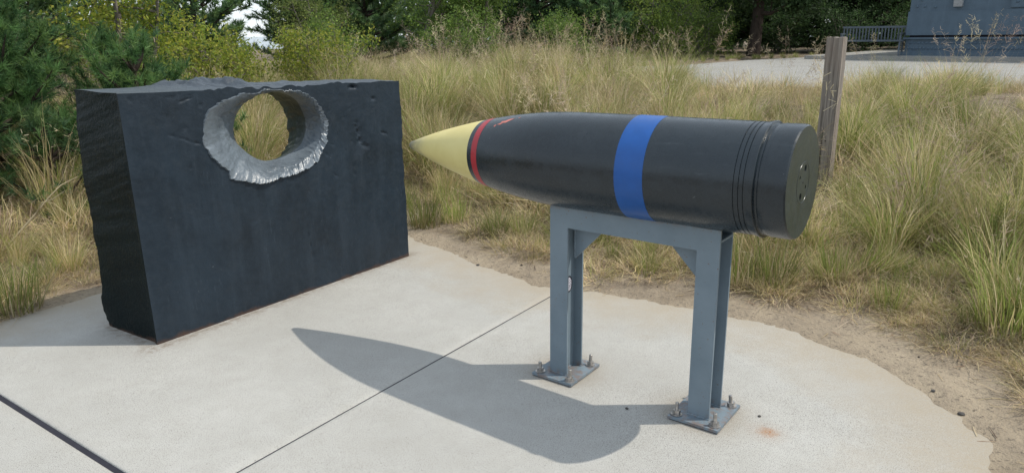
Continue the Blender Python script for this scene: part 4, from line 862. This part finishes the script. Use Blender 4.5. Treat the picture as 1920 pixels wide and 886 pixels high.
def pine(x, y, h, spread, lo, seed, label, nn=30, nl=0.095, wd=0.0060, dens=1.0, cols=PINE, levels=None, trunk=0.09, lean=0.0, cat='pine tree', name='pine_tree', lvl=5.0):
    rg = np.random.default_rng(seed); z0 = float(ground_z(x, y)) - 0.05
    root = tag(empty(name, (x, y, z0)), label, cat)
    tp = bent((0, 0, 0), (lean, 0, 1), h, rg, 9, (0, 0, 0.1), 0.035); paths = [(tp, np.linspace(trunk, 0.012, 9))]
    TP, TD = [], []
    levels = levels or int(h * lvl); tz = np.linspace(0, 1, 9)
    for lv in range(levels):
        t = lo + (0.97 - lo) * (lv + rg.uniform(-0.3, 0.3)) / max(1, levels - 1); t = min(max(t, 0.02), 0.98); c = np.array([np.interp(t, tz, tp[:, k]) for k in range(3)])
        nb = rg.integers(4, 7); a0 = rg.uniform(0, 6.28)
        for b in range(nb):
            a = a0 + b * 6.283 / nb + rg.normal(0, 0.25); L = spread * (1 - t) ** 0.75 * rg.uniform(0.65, 1.15) + 0.12; el = 0.12 + 0.75 * t + rg.normal(0, 0.1)
            bp = bent(c, (math.cos(a) * math.cos(el), math.sin(a) * math.cos(el), math.sin(el)), L, rg, 7, (0, 0, 0.45), 0.09); paths.append((bp, np.linspace(0.018 + 0.012 * L, 0.004, 7)))
            ns = max(3, int(L * 9 * dens))
            for q in range(ns):
                f = 0.22 + 0.78 * (q + rg.uniform(0, 1)) / ns; fi = f * 6; i = min(int(fi), 5); p = bp[i] + (bp[i + 1] - bp[i]) * (fi - i); dd = bp[i + 1] - bp[i]; dd /= np.linalg.norm(dd)
                sd = np.cross(dd, (0, 0, 1)) * (1 if q % 2 else -1) + dd * 0.8 + np.array([0, 0, rg.uniform(-0.15, 0.55)]) + rg.normal(0, 0.2, 3)
                sl_ = (0.16 + 0.30 * L * (1.05 - f)) * rg.uniform(0.6, 1.2); sp = bent(p, sd, sl_, rg, 4, (0, 0, 0.5), 0.12)
                if sl_ > 0.3: paths.append((sp, np.linspace(0.006, 0.003, 4)))
                m = max(2, int(sl_ / (0.085 / dens)))
                for r in range(m):
                    g_ = (r + 1) / m * 3; i2 = min(int(g_), 2); TP.append(sp[i2] + (sp[i2 + 1] - sp[i2]) * min(1, g_ - i2) + rg.normal(0, 0.02, 3)); TD.append(sp[i2 + 1] - sp[i2])
            TP.append(bp[-1]); TD.append(bp[-1] - bp[-2])
    TP = np.array(TP); TD = np.array(TD); TD /= np.linalg.norm(TD, axis=1)[:, None] + 1e-9
    V, F, C = needle_mesh(TP, TD, rg, nn, nl, wd, cols, 0.5)
    tv, tq = tubes(paths, 5); obj('trunk', mesh_np('trunk', tv, [tq], smooth=True), M_BARK, root); obj('crown', mesh_np('crown', V, [F], C), M_NEEDLE, root)
    print(label, len(F))
YG = np.array([(0.15, 0.19, 0.026), (0.19, 0.22, 0.032), (0.11, 0.155, 0.024), (0.25, 0.245, 0.045)])
MG = np.array([(0.105, 0.165, 0.036), (0.14, 0.20, 0.044), (0.08, 0.135, 0.032)])
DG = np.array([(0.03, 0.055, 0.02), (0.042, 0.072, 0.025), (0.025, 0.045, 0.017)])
def leafy(x, y, h, spread, seed, label, nleaf=9000, ls=0.045, cols=MG, stems=6, trunk=0.05, lo=0.15, name='shrub', cat='shrub', z_off=0.0, bark=None, clump=None, crown=None):
    """stems fork into twigs; leaves gather in uneven clumps round twig ends"""
    rg = np.random.default_rng(seed); z0 = float(ground_z(x, y)) - 0.05 + z_off; root = tag(empty(name, (x, y, z0)), label, cat); paths = []; tips = []
    for s in range(stems):
        a = rg.uniform(0, 6.28); out = rg.uniform(0.15, 1.0) * (spread / h if stems > 1 else 0.1); P = bent((rg.normal(0, 0.05 * spread), rg.normal(0, 0.05 * spread), 0), (math.cos(a) * out, math.sin(a) * out, 1), h * rg.uniform(0.7, 1.0), rg, 7, (0, 0, 0.15), 0.09)
        paths.append((P, np.linspace(trunk, trunk * 0.2, 7)))
        nb = 14 if stems == 1 else 7
        for b in range(nb):
            f = lo + (1 - lo) * (b + rg.uniform(0, 1)) / nb; fi = f * 6; i = min(int(fi), 5); p = P[i] + (P[i + 1] - P[i]) * (fi - i); a2 = rg.uniform(0, 6.28)
            B = bent(p, (math.cos(a2), math.sin(a2), rg.uniform(-0.15, 0.7)), spread * rg.uniform(0.35, 0.85) * (1.15 - 0.6 * f) * (1.0 if stems == 1 else 0.75), rg, 5, (0, 0, 0.25), 0.16); paths.append((B, np.linspace(trunk * 0.35, trunk * 0.08, 5)))
            for q in range(4):
                j = rg.integers(1, 5); Tw = bent(B[j], rg.normal(0, 1, 3) + np.array([0, 0, 0.35]), spread * rg.uniform(0.12, 0.3), rg, 4, (0, 0, 0.2), 0.2); paths.append((Tw, np.linspace(trunk * 0.1, 0.002, 4))); tips += [Tw[-1], Tw[2], B[-1]]
    tips = np.array(tips); cr = (clump or 0.11 * spread ** 0.6); cw = rg.uniform(0.3, 1.6, len(tips)); ci = rg.choice(len(tips), nleaf, p=cw / cw.sum())
    off = rg.normal(0, 1, (nleaf, 3)) * cr * rg.uniform(0.5, 1.2, (len(tips), 1))[ci] * np.array([1, 1, 0.75]); P = tips[ci] + off; P[:, 2] = np.maximum(P[:, 2], 0.03)
    n = rg.normal(0, 1, (nleaf, 3)) + np.array([0, 0, 0.8]); n /= np.linalg.norm(n, axis=1)[:, None]; t = np.cross(n, rg.normal(0, 1, (nleaf, 3))); t /= np.linalg.norm(t, axis=1)[:, None]; b = np.cross(n, t); L = ls * rg.uniform(0.6, 1.25, (nleaf, 1))
    V = np.stack([P - t * L * 0.5, P + b * L * 0.24 + n * L * 0.05, P + t * L * 0.5, P - b * L * 0.24 + n * L * 0.05], 1).reshape(-1, 3)
    tint = rg.uniform(0.75, 1.3, (len(tips), 1))[ci]; C = 1.35 * cols[rg.integers(len(cols), size=nleaf)] * tint * rg.uniform(0.8, 1.2, (nleaf, 1))
    tv, tq = tubes(paths, 5); obj('trunk', mesh_np('trunk', tv, [tq], smooth=True), bark or M_BARK2, root); obj('crown', mesh_np('crown', V, [np.arange(len(V)).reshape(-1, 4)], np.repeat(C, 4, axis=0)), M_LEAF, root)
BP = np.array([(0.055, 0.115, 0.038), (0.075, 0.145, 0.045), (0.042, 0.09, 0.036), (0.10, 0.165, 0.05)])
# near pines on the left
pine(-4.75, 6.55, 2.5, 1.15, 0.08, 1, 'bushy green pine at the left edge behind the grass', dens=1.6, cols=BP)
pine(-3.6, 7.0, 1.2, 1.0, 0.06, 2, 'bushy green pine behind the left end of the armour plate', dens=1.6, cols=BP)
pine(-7.2, 9.4, 4.6, 1.9, 0.05, 3, 'taller dark pine behind the bushy pines at the left', dens=0.72)
pine(-9.2, 10.6, 5.0, 2.2, 0.05, 4, 'tall dark pine at the far upper left corner', dens=0.6)
pine(-3.72, 5.75, 0.62, 0.34, 0.1, 5, 'small pine seedling in the grass left of the armour plate', dens=1.0, trunk=0.012, cat='pine seedling')
leafy(-4.25, 8.2, 2.9, 1.5, 11, 'yellow-green broadleaf tree among the left pines', 9000, 0.055, YG * 1.15, 3, 0.04, 0.3, 'broadleaf_tree', 'tree')
pine(-7.05, 16.5, 6.0, 1.45, 0.03, 6, 'dense dark pine left of the patch of open sky', nn=20, nl=0.15, wd=0.02, dens=0.85)
pine(-3.3, 6.35, 1.15, 0.85, 0.04, 38, 'low bushy young pine nearest the left end of the armour plate', dens=1.7, cols=BP, trunk=0.04)
pine(-4.25, 5.95, 1.45, 0.95, 0.04, 39, 'low bushy young pine nearest the left edge of the picture', dens=1.7, cols=BP, trunk=0.04)
# bayberry shrubs behind the plate
leafy(-3.9, 10.0, 1.2, 0.95, 21, 'yellow-green bayberry shrub behind the hole of the armour plate', 9000, 0.05, YG, 8, 0.02, 0.2)
leafy(-2.75, 10.6, 1.1, 0.9, 22, 'yellow-green bayberry shrub at the right of its neighbour, behind the plate top', 8000, 0.05, YG, 8, 0.02, 0.2)
leafy(-5.3, 9.2, 0.95, 0.8, 23, 'greyish sparse twiggy shrub between pines and bayberry', 1800, 0.035, np.array([(0.16, 0.13, 0.10), (0.20, 0.16, 0.12)]), 9, 0.014, 0.2)
# row of trees beyond the grass
pine(-6.9, 25.0, 7.0, 2.0, 0.06, 7, 'airy pine just right of the patch of open sky', nn=18, nl=0.17, wd=0.026, dens=0.8)
leafy(-5.9, 22.5, 3.0, 1.9, 12, 'pale green small tree in front of the airy pine', 9000, 0.07, np.array([(0.12, 0.155, 0.045), (0.15, 0.18, 0.055), (0.09, 0.13, 0.035)]), 4, 0.05, 0.15, 'broadleaf_tree', 'tree')
pine(-4.7, 25.5, 7.0, 2.3, 0.05, 8, 'dark pine with visible trunk second right of the open sky', nn=18, nl=0.17, wd=0.026, dens=0.8)
leafy(-3.1, 24.0, 4.2, 2.6, 13, 'mid-green leafy tree above the left of the tall grass', 13000, 0.09, MG, 3, 0.08, 0.1, 'broadleaf_tree', 'tree')
leafy(-0.9, 25.0, 4.6, 2.8, 14, 'mid-green leafy tree above the shell nose', 13000, 0.09, MG, 3, 0.08, 0.1, 'broadleaf_tree', 'tree')
pine(1.1, 27.5, 7.0, 2.6, 0.04, 9, 'dark pine between the leafy trees at the middle of the skyline', nn=18, nl=0.17, wd=0.028, dens=0.75)
pine(3.4, 26.0, 6.5, 2.5, 0.03, 10, 'broad dark green pine above the blue band of the shell', nn=18, nl=0.17, wd=0.028, dens=0.8)
leafy(5.2, 25.2, 2.6, 1.9, 15, 'light green bush left of the shady trunk', 9500, 0.08, np.array([(0.14, 0.20, 0.04), (0.11, 0.165, 0.034), (0.18, 0.23, 0.05)]), 7, 0.03, 0.1)
leafy(6.9, 26.5, 2.0, 1.7, 16, 'light green bush right at the foot of the shady trunk', 8500, 0.07, np.array([(0.13, 0.19, 0.04), (0.10, 0.15, 0.034)]), 7, 0.03, 0.1)
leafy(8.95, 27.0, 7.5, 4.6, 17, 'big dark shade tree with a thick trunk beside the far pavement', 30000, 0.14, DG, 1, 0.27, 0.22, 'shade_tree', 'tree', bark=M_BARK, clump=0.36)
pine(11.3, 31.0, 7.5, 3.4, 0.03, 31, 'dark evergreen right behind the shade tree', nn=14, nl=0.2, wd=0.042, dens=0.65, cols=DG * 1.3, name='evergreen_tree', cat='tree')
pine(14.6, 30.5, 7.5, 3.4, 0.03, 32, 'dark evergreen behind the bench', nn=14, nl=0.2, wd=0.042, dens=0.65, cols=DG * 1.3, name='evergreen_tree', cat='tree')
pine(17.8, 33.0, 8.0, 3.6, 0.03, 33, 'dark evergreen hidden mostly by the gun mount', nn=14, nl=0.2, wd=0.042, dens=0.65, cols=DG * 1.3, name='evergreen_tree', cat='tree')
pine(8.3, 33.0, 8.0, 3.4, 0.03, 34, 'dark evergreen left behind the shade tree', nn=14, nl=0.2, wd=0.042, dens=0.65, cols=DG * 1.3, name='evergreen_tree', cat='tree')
pine(5.6, 32.0, 7.5, 3.0, 0.03, 35, 'dark pine behind the light green bushes', nn=14, nl=0.2, wd=0.042, dens=0.65)
pine(-13.0, 20.0, 7.0, 3.0, 0.03, 36, 'dark pine far back at the left', nn=18, nl=0.17, wd=0.028, dens=0.7)
leafy(-1.5, 31.0, 6.0, 3.8, 37, 'tall green tree far behind the middle of the grass', 12000, 0.14, MG * 0.8, 3, 0.1, 0.05, 'broadleaf_tree', 'tree')

# understorey between the grass and the trees
OL = np.array([(0.13, 0.14, 0.045), (0.10, 0.115, 0.035), (0.16, 0.155, 0.06)])
for i, (x, y, h, sp, cl, lb) in enumerate([(-9.6, 21.5, 1.9, 1.6, MG, 'low green shrub under the dense dark pine at left'), (-4.9, 20.5, 1.7, 1.4, MG, 'low green shrub at the foot of the pine with visible trunk'),
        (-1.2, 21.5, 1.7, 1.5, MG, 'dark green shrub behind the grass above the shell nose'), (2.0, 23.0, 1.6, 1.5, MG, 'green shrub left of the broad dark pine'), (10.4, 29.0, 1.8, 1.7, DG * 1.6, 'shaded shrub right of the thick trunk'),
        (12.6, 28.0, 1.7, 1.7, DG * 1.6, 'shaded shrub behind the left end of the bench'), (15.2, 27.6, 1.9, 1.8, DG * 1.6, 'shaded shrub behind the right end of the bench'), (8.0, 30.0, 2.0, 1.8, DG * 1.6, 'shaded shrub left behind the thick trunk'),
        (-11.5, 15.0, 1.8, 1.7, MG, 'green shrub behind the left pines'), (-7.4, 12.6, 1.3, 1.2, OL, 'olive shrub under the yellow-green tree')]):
    leafy(x, y, h, sp, 60 + i, lb, 6500, 0.075, cl, 8, 0.02, 0.05)

# dry stalk leaning over the grass at the left
P = np.array([(-3.65, 4.85, 0.06), (-3.52, 4.93, 0.22), (-3.40, 5.0, 0.36), (-3.30, 5.02, 0.47), (-3.22, 5.05, 0.55), (-3.12, 5.1, 0.60)])
t_ = empty('dry_stalk', (-3.65, 4.85, 0)); tag(t_, 'pale dry forked stalk leaning over the grass at the left edge', 'dry stalk')
V, Q = tubes([(P - np.array([-3.65, 4.85, 0]), np.linspace(0.009, 0.003, 6))], 6); obj('stem', mesh_np('stem', V, [Q], smooth=True), mat_plain('dry_stem', (0.42, 0.35, 0.22), 0.8), t_)
B2 = np.array([(-3.40, 5.0, 0.36), (-3.33, 4.98, 0.44), (-3.24, 4.97, 0.47), (-3.16, 4.98, 0.52)])
V, Q = tubes([(B2 - np.array([-3.65, 4.85, 0]), np.linspace(0.005, 0.002, 4))], 6); obj('side_stem', mesh_np('side_stem', V, [Q], smooth=True), bpy.data.materials['dry_stem'], t_)

# far woods closing the view behind the single trees, with the gap where the sky shows
def woods():
    rg = np.random.default_rng(90); n = 26000; az = np.concatenate([rg.uniform(-1.1, -0.40, n // 4), rg.uniform(-0.29, 0.95, n - n // 4)]); d = rg.uniform(36, 46, n); x = az * d; y = d
    top = 3.6 + 1.6 * fbm(x * 0.25, y * 0.12, o=3) + 0.8 * noise(x * 1.1, y * 0.5); z = ground_z(x, y) + top * rg.uniform(0, 1, n) ** 0.8
    P = np.stack([x, y, z], 1) + rg.normal(0, 0.15, (n, 3)); a = rg.normal(0, 1, (n, 3)); a /= np.linalg.norm(a, axis=1)[:, None]; b = np.cross(a, rg.normal(0, 1, (n, 3))); b /= np.linalg.norm(b, axis=1)[:, None]; L = 0.22 * rg.uniform(0.6, 1.3, (n, 1))
    V = np.stack([P - a * L, P + b * L * 0.6, P + a * L, P - b * L * 0.6], 1).reshape(-1, 3); cl = np.array([(0.085, 0.13, 0.06), (0.11, 0.155, 0.07), (0.07, 0.11, 0.055)]); C = cl[rg.integers(3, size=n)] * (1 + 0.4 * noise(x * 0.4, y * 0.4))[:, None]
    tag(obj('distant_woods', mesh_np('distant_woods', V, [np.arange(len(V)).reshape(-1, 4)], np.repeat(C, 4, axis=0)), M_LEAF), 'dark mass of far-off woods closing the view behind the trees', 'woods', kind='stuff')
woods()
